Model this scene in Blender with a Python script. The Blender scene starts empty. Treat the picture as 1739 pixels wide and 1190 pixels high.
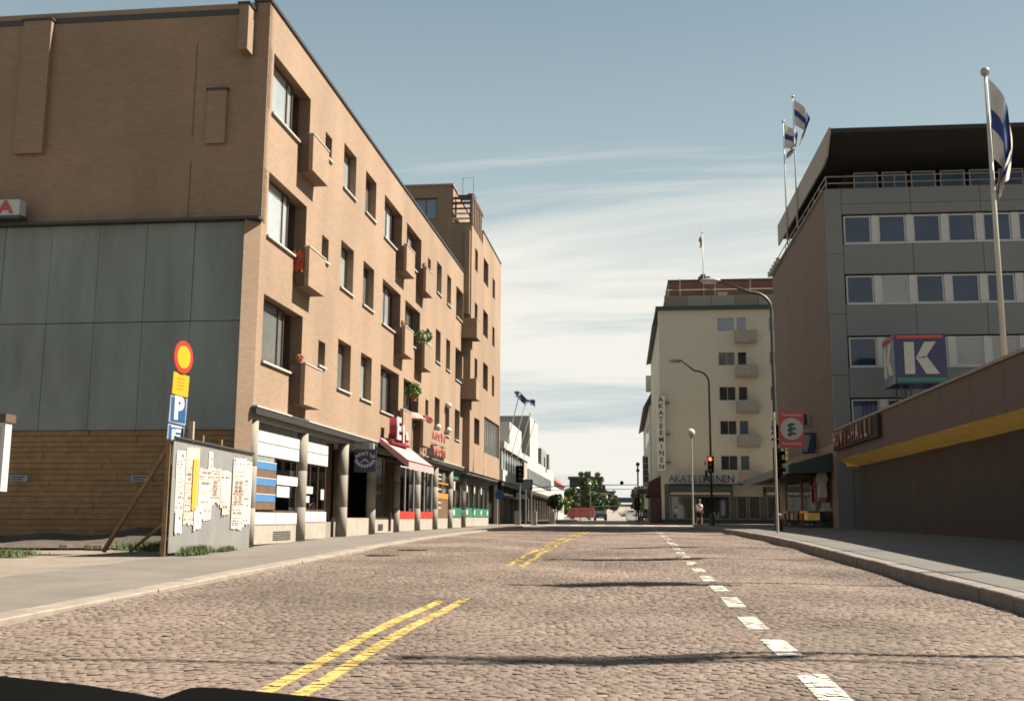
import bpy, math, random
import numpy as np
from mathutils import Matrix, Vector
random.seed(7); rng = np.random.default_rng(7)
C = bpy.context.scene.collection
scene = bpy.context.scene
R = math.radians

# ------------------------------------------------------------------ camera
cam_d = bpy.data.cameras.new('camera'); cam = bpy.data.objects.new('camera', cam_d); C.objects.link(cam)
cam_d.sensor_fit = 'HORIZONTAL'; cam_d.sensor_width = 36.0; cam_d.lens = 37.26
cam_d.clip_start = 0.05; cam_d.clip_end = 6000
M3 = Matrix(((0.99462595, 0.01108213, 0.10293887), (0.10339836, -0.15714368, -0.98214798), (0.0052919, 0.98751357, -0.15744505)))
cam.matrix_world = Matrix.Translation((0, 0, 1.25)) @ M3.to_4x4()
scene.camera = cam

# ------------------------------------------------------------------ light
SUN_TRAVEL = Vector((-0.88, -0.12, -1.0)).normalized()
to_sun = -SUN_TRAVEL
elev = math.asin(to_sun.z); azim = math.atan2(to_sun.x, to_sun.y)      # azimuth from +Y, clockwise
sd = bpy.data.lights.new('sun', 'SUN'); sd.energy = 5.0; sd.angle = R(0.53); sd.color = (1.0, 0.92, 0.80)
sun = bpy.data.objects.new('sun', sd); C.objects.link(sun)
sun.rotation_euler = SUN_TRAVEL.to_track_quat('-Z', 'Y').to_euler(); sun.location = (40, 10, 60)

world = bpy.data.worlds.new('World'); scene.world = world; world.use_nodes = True
wn = world.node_tree.nodes; wl = world.node_tree.links; wn.clear()
def N(nt, t, **kw):
    n = nt.new(t)
    for k, v in kw.items(): setattr(n, k, v)
    return n
out = N(wn, 'ShaderNodeOutputWorld'); bg = N(wn, 'ShaderNodeBackground'); bg.inputs['Strength'].default_value = 0.05
sky = N(wn, 'ShaderNodeTexSky', sky_type='NISHITA'); sky.sun_disc = False
sky.sun_elevation = elev; sky.sun_rotation = azim; sky.air_density = 1.0; sky.dust_density = 2.0; sky.ozone_density = 1.0
tc = N(wn, 'ShaderNodeTexCoord'); sep = N(wn, 'ShaderNodeSeparateXYZ'); wl.new(tc.outputs['Generated'], sep.inputs[0])
def wmath(op, a, b=None, clamp=False):
    m = N(wn, 'ShaderNodeMath', operation=op); m.use_clamp = clamp
    for i, v in enumerate((a, b)):
        if v is None: continue
        if isinstance(v, (int, float)): m.inputs[i].default_value = v
        else: wl.new(v, m.inputs[i])
    return m.outputs[0]
zc = wmath('MAXIMUM', sep.outputs[2], 0.0)
den = wmath('ADD', zc, 0.12)
cx = wmath('DIVIDE', sep.outputs[0], den); cy = wmath('DIVIDE', sep.outputs[1], den)
cmb = N(wn, 'ShaderNodeCombineXYZ'); wl.new(wmath('MULTIPLY', cx, 0.30), cmb.inputs[0]); wl.new(cy, cmb.inputs[1])
n1 = N(wn, 'ShaderNodeTexNoise'); n1.inputs['Scale'].default_value = 1.25; n1.inputs['Detail'].default_value = 9; n1.inputs['Roughness'].default_value = 0.6
n1.inputs['Distortion'].default_value = 0.7
wl.new(cmb.outputs[0], n1.inputs['Vector'])
# cloud cover: dense towards the horizon, thin veil above
ramp = N(wn, 'ShaderNodeMapRange'); ramp.interpolation_type = 'SMOOTHSTEP'
ramp.inputs['From Min'].default_value = 0.42; ramp.inputs['From Max'].default_value = 0.16
ramp.inputs['To Min'].default_value = -0.95; ramp.inputs['To Max'].default_value = 0.72
wl.new(zc, ramp.inputs['Value'])
cov = wmath('ADD', wmath('MULTIPLY', wmath('SUBTRACT', n1.outputs['Fac'], 0.43), 4.6), ramp.outputs[0])
cov = wmath('ADD', wmath('MULTIPLY', wmath('MAXIMUM', wmath('MINIMUM', cov, 1.0), 0.0), 0.93), 0.05, True)
grey = N(wn, 'ShaderNodeMixRGB'); grey.inputs['Fac'].default_value = 0.72
grey.inputs['Color2'].default_value = (1.35, 1.95, 2.1, 1)
wl.new(sky.outputs[0], grey.inputs['Color1'])
mixc = N(wn, 'ShaderNodeMixRGB'); wl.new(cov, mixc.inputs['Fac']); 
hz = N(wn, 'ShaderNodeMapRange'); hz.interpolation_type = 'SMOOTHSTEP'; hz.inputs['From Min'].default_value = 0.52; hz.inputs['From Max'].default_value = 0.20
hz.inputs['To Min'].default_value = 0.0; hz.inputs['To Max'].default_value = 0.75; wl.new(zc, hz.inputs['Value'])
hzm = N(wn, 'ShaderNodeMixRGB'); wl.new(hz.outputs[0], hzm.inputs['Fac']); wl.new(grey.outputs[0], hzm.inputs['Color1']); hzm.inputs['Color2'].default_value = (3.0, 3.75, 3.9, 1)
wl.new(hzm.outputs[0], mixc.inputs['Color1'])
mixc.inputs['Color2'].default_value = (5.5, 5.38, 4.95, 1)
wl.new(mixc.outputs[0], bg.inputs['Color']); wl.new(bg.outputs[0], out.inputs[0])

scene.view_settings.view_transform = 'Standard'; scene.view_settings.look = 'None'
scene.view_settings.exposure = 1.75; scene.view_settings.gamma = 1.0
scene.view_settings.use_curve_mapping = False
scene.render.engine = 'CYCLES'
scene.cycles.max_bounces = 6; scene.cycles.filter_width = 1.75
scene.cycles.use_denoising = True

# ------------------------------------------------------------------ materials
MATS = {}
def mat(name, col, rough=0.8, var=0.12, scale=3.0, bump=0.0, bscale=60.0, metal=0.0, emit=None, streak=0.0, extra=None, coat=0.0, spec=0.5):
    if name in MATS: return MATS[name]
    col = tuple(c_ * 0.53 for c_ in col)
    m = bpy.data.materials.new(name); m.use_nodes = True; nt = m.node_tree.nodes; lk = m.node_tree.links
    b = nt['Principled BSDF']; b.inputs['Roughness'].default_value = rough; b.inputs['Metallic'].default_value = metal
    b.inputs['Specular IOR Level'].default_value = spec
    b.inputs['Coat Weight'].default_value = coat; b.inputs['Coat Roughness'].default_value = 0.08
    geo = nt.new('ShaderNodeNewGeometry')
    c = None
    rgb = nt.new('ShaderNodeRGB'); rgb.outputs[0].default_value = (*col, 1); c = rgb.outputs[0]
    if var > 0:
        n = nt.new('ShaderNodeTexNoise'); n.inputs['Scale'].default_value = scale; n.inputs['Detail'].default_value = 8; n.inputs['Roughness'].default_value = 0.65
        if streak > 0:
            mp = nt.new('ShaderNodeMapping'); mp.inputs['Scale'].default_value = (1, 1, 1 - streak); lk.new(geo.outputs['Position'], mp.inputs[0]); lk.new(mp.outputs[0], n.inputs['Vector'])
        else: lk.new(geo.outputs['Position'], n.inputs['Vector'])
        mr = nt.new('ShaderNodeMapRange'); mr.inputs['From Min'].default_value = 0.3; mr.inputs['From Max'].default_value = 0.7
        mr.inputs['To Min'].default_value = 1 - var; mr.inputs['To Max'].default_value = 1 + var; lk.new(n.outputs['Fac'], mr.inputs['Value'])
        mu = nt.new('ShaderNodeVectorMath'); mu.operation = 'SCALE'; lk.new(c, mu.inputs[0]); lk.new(mr.outputs[0], mu.inputs['Scale']); c = mu.outputs[0]
    if extra: c = extra(nt, lk, geo, c, b)
    lk.new(c, b.inputs['Base Color'])
    if bump > 0:
        n = nt.new('ShaderNodeTexNoise'); n.inputs['Scale'].default_value = bscale; n.inputs['Detail'].default_value = 4; lk.new(geo.outputs['Position'], n.inputs['Vector'])
        bp = nt.new('ShaderNodeBump'); bp.inputs['Strength'].default_value = bump; bp.inputs['Distance'].default_value = 0.02
        lk.new(n.outputs['Fac'], bp.inputs['Height']); lk.new(bp.outputs[0], b.inputs['Normal'])
    if emit: b.inputs['Emission Color'].default_value = (*emit[0], 1); b.inputs['Emission Strength'].default_value = emit[1]
    MATS[name] = m
    return m

def brick_extra(bw, bh, mortar, dark=0.88):
    def f(nt, lk, geo, c, b):
        sp = nt.new('ShaderNodeSeparateXYZ'); lk.new(geo.outputs['Position'], sp.inputs[0])
        ad = nt.new('ShaderNodeMath'); ad.operation = 'ADD'; lk.new(sp.outputs[0], ad.inputs[0]); lk.new(sp.outputs[1], ad.inputs[1])
        cb = nt.new('ShaderNodeCombineXYZ'); lk.new(ad.outputs[0], cb.inputs[0]); lk.new(sp.outputs[2], cb.inputs[1])
        br = nt.new('ShaderNodeTexBrick'); br.inputs['Scale'].default_value = 1.0
        br.inputs['Brick Width'].default_value = bw; br.inputs['Row Height'].default_value = bh
        br.inputs['Mortar Size'].default_value = mortar; br.inputs['Mortar Smooth'].default_value = 0.3
        br.inputs['Color1'].default_value = (0.93, 0.92, 0.91, 1); br.inputs['Color2'].default_value = (1.07, 1.06, 1.04, 1)
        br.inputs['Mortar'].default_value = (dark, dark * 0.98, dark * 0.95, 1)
        lk.new(cb.outputs[0], br.inputs['Vector'])
        mu = nt.new('ShaderNodeVectorMath'); mu.operation = 'MULTIPLY'; lk.new(c, mu.inputs[0]); lk.new(br.outputs['Color'], mu.inputs[1])
        bp = nt.new('ShaderNodeBump'); bp.inputs['Strength'].default_value = 0.15; bp.inputs['Distance'].default_value = 0.01; bp.invert = True
        lk.new(br.outputs['Fac'], bp.inputs['Height']); lk.new(bp.outputs[0], b.inputs['Normal'])
        # large soft weather stains
        n = nt.new('ShaderNodeTexNoise'); n.inputs['Scale'].default_value = 0.45; n.inputs['Detail'].default_value = 5
        mp = nt.new('ShaderNodeMapping'); mp.inputs['Scale'].default_value = (1, 1, 0.45); lk.new(geo.outputs['Position'], mp.inputs[0]); lk.new(mp.outputs[0], n.inputs['Vector'])
        mr = nt.new('ShaderNodeMapRange'); mr.inputs['From Min'].default_value = 0.35; mr.inputs['From Max'].default_value = 0.65
        mr.inputs['To Min'].default_value = 0.86; mr.inputs['To Max'].default_value = 1.09; lk.new(n.outputs['Fac'], mr.inputs['Value'])
        m2 = nt.new('ShaderNodeVectorMath'); m2.operation = 'SCALE'; lk.new(mu.outputs[0], m2.inputs[0]); lk.new(mr.outputs[0], m2.inputs['Scale'])
        return m2.outputs[0]
    return f

BRICK = mat('tan_brick', (0.385, 0.262, 0.170), 0.85, 0.07, 9.0, extra=brick_extra(0.25, 0.075, 0.012))
GREYCLAD = mat('grey_render_panel', (0.27, 0.31, 0.295), 0.8, 0.25, 1.1, bump=0.15, bscale=25, streak=0.75)
TIMBER = mat('old_brown_plank', (0.34, 0.205, 0.095), 0.85, 0.28, 4.0, bump=0.3, bscale=40)
DARKMETAL = mat('dark_flashing', (0.05, 0.045, 0.042), 0.5, 0.1)
PALEMETAL = mat('pale_flashing', (0.62, 0.59, 0.52), 0.5, 0.1)
BROWNFRAME = mat('brown_window_frame', (0.085, 0.05, 0.035), 0.5, 0.1)
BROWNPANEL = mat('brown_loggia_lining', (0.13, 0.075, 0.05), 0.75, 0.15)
WHITEFRAME = mat('white_frame', (0.62, 0.63, 0.62), 0.5, 0.06)
CONC = mat('column_concrete', (0.33, 0.29, 0.235), 0.85, 0.2, 3.0, bump=0.2, bscale=50, streak=0.6)
CONC2 = mat('pale_concrete', (0.43, 0.385, 0.315), 0.85, 0.14, 3.0, bump=0.15)
WHITE = mat('white_paint', (0.74, 0.72, 0.66), 0.5, 0.05)
BLACK = mat('black_paint', (0.008, 0.008, 0.008), 0.9, 0.0, spec=0.0)
STEEL = mat('galvanised_steel', (0.34, 0.34, 0.31), 0.45, 0.12, metal=0.3)
DARKSTEEL = mat('dark_painted_steel', (0.035, 0.04, 0.038), 0.5, 0.1)
KFRONT = mat('grey_aggregate_panel', (0.245, 0.262, 0.262), 0.9, 0.13, 14.0, bump=0.25, bscale=70)
KSIDE = mat('beige_aggregate_panel', (0.235, 0.172, 0.132), 0.9, 0.12, 9.0, bump=0.25, bscale=70, streak=0.5)
KROOF = mat('black_roof_cladding', (0.009, 0.008, 0.007), 0.7, 0.25, 2.0)
ROOFEDGE = mat('beige_roof_fascia', (0.42, 0.37, 0.32), 0.7, 0.08)
HALLF = mat('brown_fascia_panel', (0.16, 0.115, 0.09), 0.85, 0.12, 6.0, bump=0.2)
YELLOWWOOD = mat('yellow_soffit_board', (1.65, 1.18, 0.32), 0.6, 0.14, 2.5)
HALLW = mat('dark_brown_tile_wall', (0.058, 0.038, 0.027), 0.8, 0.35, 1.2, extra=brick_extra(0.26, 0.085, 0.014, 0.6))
PLASTER = mat('cream_plaster', (0.84, 0.765, 0.60), 0.9, 0.07, 4.0, bump=0.12, bscale=30)
WPLASTER = mat('white_plaster', (0.58, 0.56, 0.52), 0.85, 0.05, 3.0)
GREYWALL = mat('grey_corrugated_wall', (0.30, 0.29, 0.27), 0.8, 0.08, 3.0)
ROOFBRICK = mat('brown_roof_brick', (0.32, 0.145, 0.09), 0.85, 0.12, 6.0, extra=brick_extra(0.5, 0.2, 0.02))
GREENF = mat('dark_green_fascia', (0.025, 0.055, 0.045), 0.5, 0.1)
ASPHALT = mat('pavement_asphalt', (0.195, 0.165, 0.138), 0.95, 0.20, 0.9, bump=0.35, bscale=120)
SLAB = mat('concrete_paving_slab', (0.150, 0.136, 0.118), 0.95, 0.14, 1.5, bump=0.35, bscale=120)
LAND = mat('distant_ground', (0.27, 0.23, 0.185), 0.95, 0.12, 0.15, bump=0.2, bscale=30)
LOT = mat('dusty_yard', (0.27, 0.22, 0.17), 0.95, 0.22, 1.2, bump=0.6, bscale=20)
GRANITE = mat('granite_kerb', (0.33, 0.27, 0.215), 0.8, 0.28, 3.0, bump=0.4, bscale=50)
GREEN = mat('leaf_green', (0.15, 0.21, 0.06), 0.7, 0.45, 1.2)
DGREEN = mat('dark_leaf_green', (0.085, 0.135, 0.045), 0.7, 0.45, 1.2)
BARK = mat('bark', (0.09, 0.065, 0.045), 0.9, 0.3, 8)
RED = mat('red_paint', (0.50, 0.035, 0.02), 0.45, 0.06)
CRIMSON = mat('crimson_sign', (0.30, 0.025, 0.05), 0.4, 0.06)
PINK = mat('pink_awning_cloth', (0.72, 0.36, 0.34), 0.85, 0.05)
PINKW = mat('pale_pink_letter', (0.80, 0.62, 0.60), 0.5, 0.03)
BLUE = mat('blue_sign_face', (0.03, 0.11, 0.30), 0.4, 0.05)
NAVY = mat('navy_sign_face', (0.018, 0.022, 0.11), 0.4, 0.05)
YELLOW = mat('yellow_sign_face', (0.85, 0.43, 0.02), 0.4, 0.04)
SIGNRED = mat('red_sign_face', (0.62, 0.05, 0.03), 0.4, 0.05)
GREENP = mat('shop_green', (0.04, 0.22, 0.12), 0.45, 0.05)
ORANGE = mat('orange_shop_band', (0.75, 0.30, 0.05), 0.5, 0.05)
WOOD = mat('brown_shop_wood', (0.19, 0.105, 0.055), 0.6, 0.2)
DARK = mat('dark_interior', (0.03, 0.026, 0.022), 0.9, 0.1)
CURTAIN = mat('pale_curtain', (0.52, 0.50, 0.44), 0.9, 0.15, 5)
ORANGECLOTH = mat('orange_red_cloth', (0.55, 0.09, 0.03), 0.85, 0.2, 12)
SKIN = mat('skin', (0.55, 0.30, 0.20), 0.6, 0.03)
RUBBER = mat('tyre_rubber', (0.012, 0.012, 0.012), 0.8, 0.0)
VANRED = mat('red_van_paint', (0.52, 0.045, 0.018), 0.35, 0.04, coat=0.6)
CARDARK = mat('dark_car_paint', (0.02, 0.025, 0.03), 0.4, 0.04, coat=0.3)
ROOFRED = mat('red_roof_tiles', (0.42, 0.085, 0.05), 0.8, 0.12, 2)
OCHRE = mat('ochre_house_plaster', (0.62, 0.47, 0.29), 0.85, 0.08)
BLUEBAND = mat('blue_bridge_paint', (0.04, 0.075, 0.16), 0.6, 0.08)
CORR = mat('corrugated_sheet', (0.33, 0.32, 0.30), 0.55, 0.12, 2.5, metal=0.1, streak=0.5)
FLAGW = mat('white_flag_cloth', (0.74, 0.70, 0.64), 0.85, 0.04)
FLAGB = mat('blue_flag_cloth', (0.02, 0.06, 0.26), 0.85, 0.04)
GLASSM = {}
def glass_mat(name, col, rough=0.03, spec=0.8):
    m = mat(name, col, rough, 0.25, 0.8, spec=spec, coat=0.7)
    return m
GL_DARK = glass_mat('dark_window_glass', (0.03, 0.035, 0.04))
GL_PALE = glass_mat('curtained_window_glass', (0.46, 0.49, 0.475))
GL_MID = glass_mat('half_curtained_glass', (0.20, 0.21, 0.20))
GL_BLUE = glass_mat('sky_blue_window_glass', (0.09, 0.16, 0.26))
GL_OLIVE = glass_mat('olive_shop_glass', (0.085, 0.08, 0.05))
GL_K = mat('office_window_glass', (0.03, 0.06, 0.125), 0.08, 0.3, 0.8, spec=0.45)
def clear_glass():
    m = bpy.data.materials.new('clear_shop_glass'); m.use_nodes = True; nt = m.node_tree.nodes; lk = m.node_tree.links
    nt.clear(); o = nt.new('ShaderNodeOutputMaterial'); mx = nt.new('ShaderNodeMixShader'); t = nt.new('ShaderNodeBsdfTransparent'); g = nt.new('ShaderNodeBsdfGlossy')
    t.inputs[0].default_value = (0.86, 0.87, 0.84, 1); g.inputs['Roughness'].default_value = 0.02
    f = nt.new('ShaderNodeFresnel'); f.inputs[0].default_value = 1.6
    lk.new(f.outputs[0], mx.inputs[0]); lk.new(t.outputs[0], mx.inputs[1]); lk.new(g.outputs[0], mx.inputs[2]); lk.new(mx.outputs[0], o.inputs[0])
    return m
SHOPGLASS = clear_glass()

# ------------------------------------------------------------------ mesh helpers
class MB:
    def __init__(s): s.v = []; s.f = []; s.mi = []; s.m = 0
    def face(s, pts):
        b = len(s.v); s.v += [tuple(p) for p in pts]; s.f.append(tuple(range(b, b + len(pts)))); s.mi.append(s.m); return s
    def box(s, x0, x1, y0, y1, z0, z1, M=None):
        if x1 < x0: x0, x1 = x1, x0
        if y1 < y0: y0, y1 = y1, y0
        if z1 < z0: z0, z1 = z1, z0
        P = [(x0, y0, z0), (x1, y0, z0), (x1, y1, z0), (x0, y1, z0), (x0, y0, z1), (x1, y0, z1), (x1, y1, z1), (x0, y1, z1)]
        if M is not None: P = [tuple(M @ Vector(p)) for p in P]
        b = len(s.v); s.v += P
        for q in ((0, 3, 2, 1), (4, 5, 6, 7), (0, 1, 5, 4), (1, 2, 6, 5), (2, 3, 7, 6), (3, 0, 4, 7)):
            s.f.append(tuple(b + i for i in q)); s.mi.append(s.m)
        return s
    def tube(s, pts, rad, n=10, cap=True):
        pts = [Vector(p) for p in pts]
        rads = rad if isinstance(rad, (list, tuple)) else [rad] * len(pts)
        b = len(s.v); up = None
        for i, p in enumerate(pts):
            d = (pts[min(i + 1, len(pts) - 1)] - pts[max(i - 1, 0)]).normalized()
            if up is None: up = Vector((1, 0, 0)) if abs(d.x) < 0.8 else Vector((0, 1, 0))
            a = (up - d * up.dot(d)).normalized(); c = d.cross(a)
            for k in range(n):
                t = 2 * math.pi * k / n
                s.v.append(tuple(p + (a * math.cos(t) + c * math.sin(t)) * rads[i]))
        for i in range(len(pts) - 1):
            for k in range(n):
                s.f.append((b + i * n + k, b + i * n + (k + 1) % n, b + (i + 1) * n + (k + 1) % n, b + (i + 1) * n + k)); s.mi.append(s.m)
        if cap:
            s.f.append(tuple(b + k for k in range(n))[::-1]); s.mi.append(s.m)
            s.f.append(tuple(b + (len(pts) - 1) * n + k for k in range(n))); s.mi.append(s.m)
        return s
    def lathe(s, cx, cy, prof, n=16):
        return s.tube([(cx, cy, z) for z, r in prof], [r for z, r in prof], n)
    def prism(s, poly, y0, y1, axis='y', closed=True):
        """poly: (a,b) outline extruded along axis. axis y: (x,z); axis x: (y,z); axis z: (x,y)"""
        def P(a, b, t): return (a, t, b) if axis == 'y' else ((t, a, b) if axis == 'x' else (a, b, t))
        b0 = len(s.v); n = len(poly)
        s.v += [P(a, b, y0) for a, b in poly] + [P(a, b, y1) for a, b in poly]
        for i in range(n):
            j = (i + 1) % n; s.f.append((b0 + i, b0 + j, b0 + n + j, b0 + n + i)); s.mi.append(s.m)
        s.f.append(tuple(b0 + i for i in range(n))[::-1]); s.mi.append(s.m)
        s.f.append(tuple(b0 + n + i for i in range(n))); s.mi.append(s.m)
        return s
    def sphere(s, c, r, n=12, m=8, sc=(1, 1, 1)):
        b = len(s.v)
        for i in range(m + 1):
            th = math.pi * i / m
            for k in range(n):
                ph = 2 * math.pi * k / n
                s.v.append((c[0] + r * sc[0] * math.sin(th) * math.cos(ph), c[1] + r * sc[1] * math.sin(th) * math.sin(ph), c[2] + r * sc[2] * math.cos(th)))
        for i in range(m):
            for k in range(n):
                s.f.append((b + i * n + k, b + (i + 1) * n + k, b + (i + 1) * n + (k + 1) % n, b + i * n + (k + 1) % n)); s.mi.append(s.m)
        return s
    def mesh(s, name, mats, smooth=False, merge=False):
        me = bpy.data.meshes.new(name); me.from_pydata(s.v, [], s.f)
        for m in (mats if isinstance(mats, (list, tuple)) else [mats]): me.materials.append(m)
        me.polygons.foreach_set('material_index', s.mi)
        if smooth: me.polygons.foreach_set('use_smooth', [True] * len(me.polygons))
        me.update(); return me

def wloc(p):
    v = Vector((0, 0, 0))
    M = Matrix.Identity(4)
    while p is not None:
        M = p.matrix_basis @ M if True else M; p = p.parent
    return M
def obj(name, mb, mats, parent=None, loc=None, rz=0.0, smooth=False, label=None, kind=None, cat=None, group=None):
    """a mesh object; with a parent, loc is a WORLD location unless the parent is a part (then local 0)"""
    me = mb if isinstance(mb, bpy.types.Mesh) else mb.mesh(name, mats, smooth)
    o = bpy.data.objects.new(name, me); C.objects.link(o)
    if parent is not None:
        o.parent = parent
        if parent.type == 'EMPTY':
            o.location = Vector(loc if loc is not None else (0, 0, 0)) - parent.location
            o.rotation_euler.z = rz
            if loc is None: pass
        elif loc is not None: o.location = loc; o.rotation_euler.z = rz
    else:
        if loc is not None: o.location = loc
        o.rotation_euler.z = rz
    if label: o['label'] = label
    if cat: o['category'] = cat
    if group: o['group'] = group
    if kind: o['kind'] = kind
    return o
def thing(name, label, cat, loc=(0, 0, 0), group=None):
    o = bpy.data.objects.new(name, None); C.objects.link(o); o.location = loc; o.empty_display_size = 0.3
    o['label'] = label; o['category'] = cat
    if group: o['group'] = group
    return o
def copy_tree(o, parent=None):
    c = o.copy(); C.objects.link(c); c.parent = parent
    for ch in list(o.children): copy_tree(ch, c)
    return c

def text_mesh(name, s, size, mats, extrude=0.01, align='CENTER', bold=0.0, sx=1.0):
    cu = bpy.data.curves.new(name, 'FONT'); cu.body = s; cu.size = size; cu.extrude = extrude; cu.align_x = align; cu.align_y = 'CENTER'
    cu.offset = bold; cu.resolution_u = 3
    t = bpy.data.objects.new(name, cu); C.objects.link(t)
    dg = bpy.context.evaluated_depsgraph_get(); dg.update()
    me = bpy.data.meshes.new_from_object(t.evaluated_get(dg))
    bpy.data.objects.remove(t); bpy.data.curves.remove(cu)
    me.transform(Matrix(((sx, 0, 0, 0), (0, 0, -1, 0), (0, 1, 0, 0), (0, 0, 0, 1))))
    me.materials.clear(); me.materials.append(mats); me.name = name
    return me

def smoothstep(t): t = max(0., min(1., t)); return t * t * (3 - 2 * t)
_yk = [-200, -20, 30, 40, 50, 75, 155, 185, 260, 420, 700, 4000]; _zk = [-1.5, -.4, .6, .68, .73, .86, 1.2, 1.3, 2.6, 6.5, 10, 10]
_ys = np.arange(-200, 4001, 1.0); _zs = np.interp(_ys, _yk, _zk); _zz = np.convolve(np.pad(_zs, 4, mode='edge'), np.ones(9) / 9, 'valid')
def zg(y): return float(np.interp(y, _ys, _zz))
def zga(y): return np.interp(y, _ys, _zz)

# ------------------------------------------------------------------ ground
def strip(name, x0, x1, y0, y1, zo, m, step=1.0, thick=0.0, parent=None, kind='structure', label=None):
    f0 = x0 if callable(x0) else (lambda y: x0); f1 = x1 if callable(x1) else (lambda y: x1)
    n = max(1, int(math.ceil((y1 - y0) / step))); mb = MB(); ys = [y0 + (y1 - y0) * i / n for i in range(n + 1)]
    for a, b in zip(ys[:-1], ys[1:]):
        za, zb = zg(a) + zo, zg(b) + zo
        p = [(f0(a), a, za), (f1(a), a, za), (f1(b), b, zb), (f0(b), b, zb)]
        mb.face(p)
        if thick:
            mb.face([(f0(a), a, za - thick), (f0(a), a, za), (f0(b), b, zb), (f0(b), b, zb - thick)])
            mb.face([(f1(b), b, zb - thick), (f1(b), b, zb), (f1(a), a, za), (f1(a), a, za - thick)])
    o = obj(name, mb, m, parent, kind=kind, label=label)
    return o
KX_L, KX_R = -6.0, 4.3
def right_edge(y):
    if y < 67: return KX_R
    t = min(1, (y - 67) / 7); return KX_R + 7 * (1 - math.sqrt(1 - t * t)) * 0.9
def left_edge(y):
    if y < 66: return KX_L
    t = min(1, (y - 66) / 8); return KX_L - 6 * (1 - math.sqrt(1 - t * t)) * 0.6
mb = MB()
ysamp = list(range(-120, 440, 4)) + list(range(440, 1400, 60)) + [4000]
for a, b in zip(ysamp[:-1], ysamp[1:]):
    xs = [-3000, -60, -20, 20, 60, 3000]
    for x0, x1 in zip(xs[:-1], xs[1:]): mb.face([(x0, a, zg(a) - .03), (x1, a, zg(a) - .03), (x1, b, zg(b) - .03), (x0, b, zg(b) - .03)])
obj('ground', mb, LAND, kind='structure')
def far_road_extra(nt, lk, geo, c, b): return c
FARROAD = mat('worn_asphalt_road', (0.32, 0.27, 0.22), 0.95, 0.10, 0.6, bump=0.2, bscale=60)
strip('crossing_street', -70, 90, 74.5, 87, -0.012, FARROAD)
strip('far_street', -6.2, 0.4, 87, 440, -0.008, FARROAD, 3)

# --- sett paved carriageway
SETTC = (0.262, 0.194, 0.154)
def sett_material(name, per_object):
    m = bpy.data.materials.new(name); m.use_nodes = True; nt = m.node_tree.nodes; lk = m.node_tree.links
    b = nt['Principled BSDF']; b.inputs['Roughness'].default_value = 0.82; b.inputs['Specular IOR Level'].default_value = 0.3
    geo = nt.new('ShaderNodeNewGeometry')
    if per_object: r = nt.new('ShaderNodeObjectInfo').outputs['Random']
    else: at = nt.new('ShaderNodeAttribute'); at.attribute_name = 'tone'; r = at.outputs['Fac']
    cr = nt.new('ShaderNodeValToRGB'); lk.new(r, cr.inputs[0]); e = cr.color_ramp.elements
    e[0].position = 0.0; e[0].color = (0.0763, 0.0551, 0.0432, 1); e[1].position = 1.0; e[1].color = (0.1655, 0.1283, 0.1037, 1)
    for p, c in ((0.25, (0.1004, 0.0741, 0.0586, 1)), (0.5, (0.1163, 0.0864, 0.0682, 1)), (0.8, (0.1321, 0.0997, 0.0797, 1))):
        k = e.new(p); k.color = c
    n = nt.new('ShaderNodeTexNoise'); n.inputs['Scale'].default_value = 0.35; n.inputs['Detail'].default_value = 6; lk.new(geo.outputs['Position'], n.inputs['Vector'])
    mr = nt.new('ShaderNodeMapRange'); mr.inputs['From Min'].default_value = 0.35; mr.inputs['From Max'].default_value = 0.65; mr.inputs['To Min'].default_value = 0.70; mr.inputs['To Max'].default_value = 1.24
    lk.new(n.outputs['Fac'], mr.inputs['Value'])
    n2 = nt.new('ShaderNodeTexNoise'); n2.inputs['Scale'].default_value = 45; n2.inputs['Detail'].default_value = 6; lk.new(geo.outputs['Position'], n2.inputs['Vector'])
    mr2 = nt.new('ShaderNodeMapRange'); mr2.inputs['From Min'].default_value = 0.3; mr2.inputs['From Max'].default_value = 0.7; mr2.inputs['To Min'].default_value = 0.78; mr2.inputs['To Max'].default_value = 1.22
    lk.new(n2.outputs['Fac'], mr2.inputs['Value'])
    mm = nt.new('ShaderNodeMath'); mm.operation = 'MULTIPLY'; lk.new(mr.outputs[0], mm.inputs[0]); lk.new(mr2.outputs[0], mm.inputs[1])
    mu = nt.new('ShaderNodeVectorMath'); mu.operation = 'SCALE'; lk.new(cr.outputs[0], mu.inputs[0]); lk.new(mm.outputs[0], mu.inputs['Scale'])
    lk.new(mu.outputs[0], b.inputs['Base Color'])
    bp = nt.new('ShaderNodeBump'); bp.inputs['Strength'].default_value = 0.25; bp.inputs['Distance'].default_value = 0.01; lk.new(n2.outputs['Fac'], bp.inputs['Height']); lk.new(bp.outputs[0], b.inputs['Normal'])
    return m
SETT_A = sett_material('granite_sett_mixed', False); SETT_O = sett_material('granite_sett', True)
JOINT = mat('sandy_joint_fill', (0.17, 0.13, 0.10), 0.95, 0.2, 4)

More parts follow.
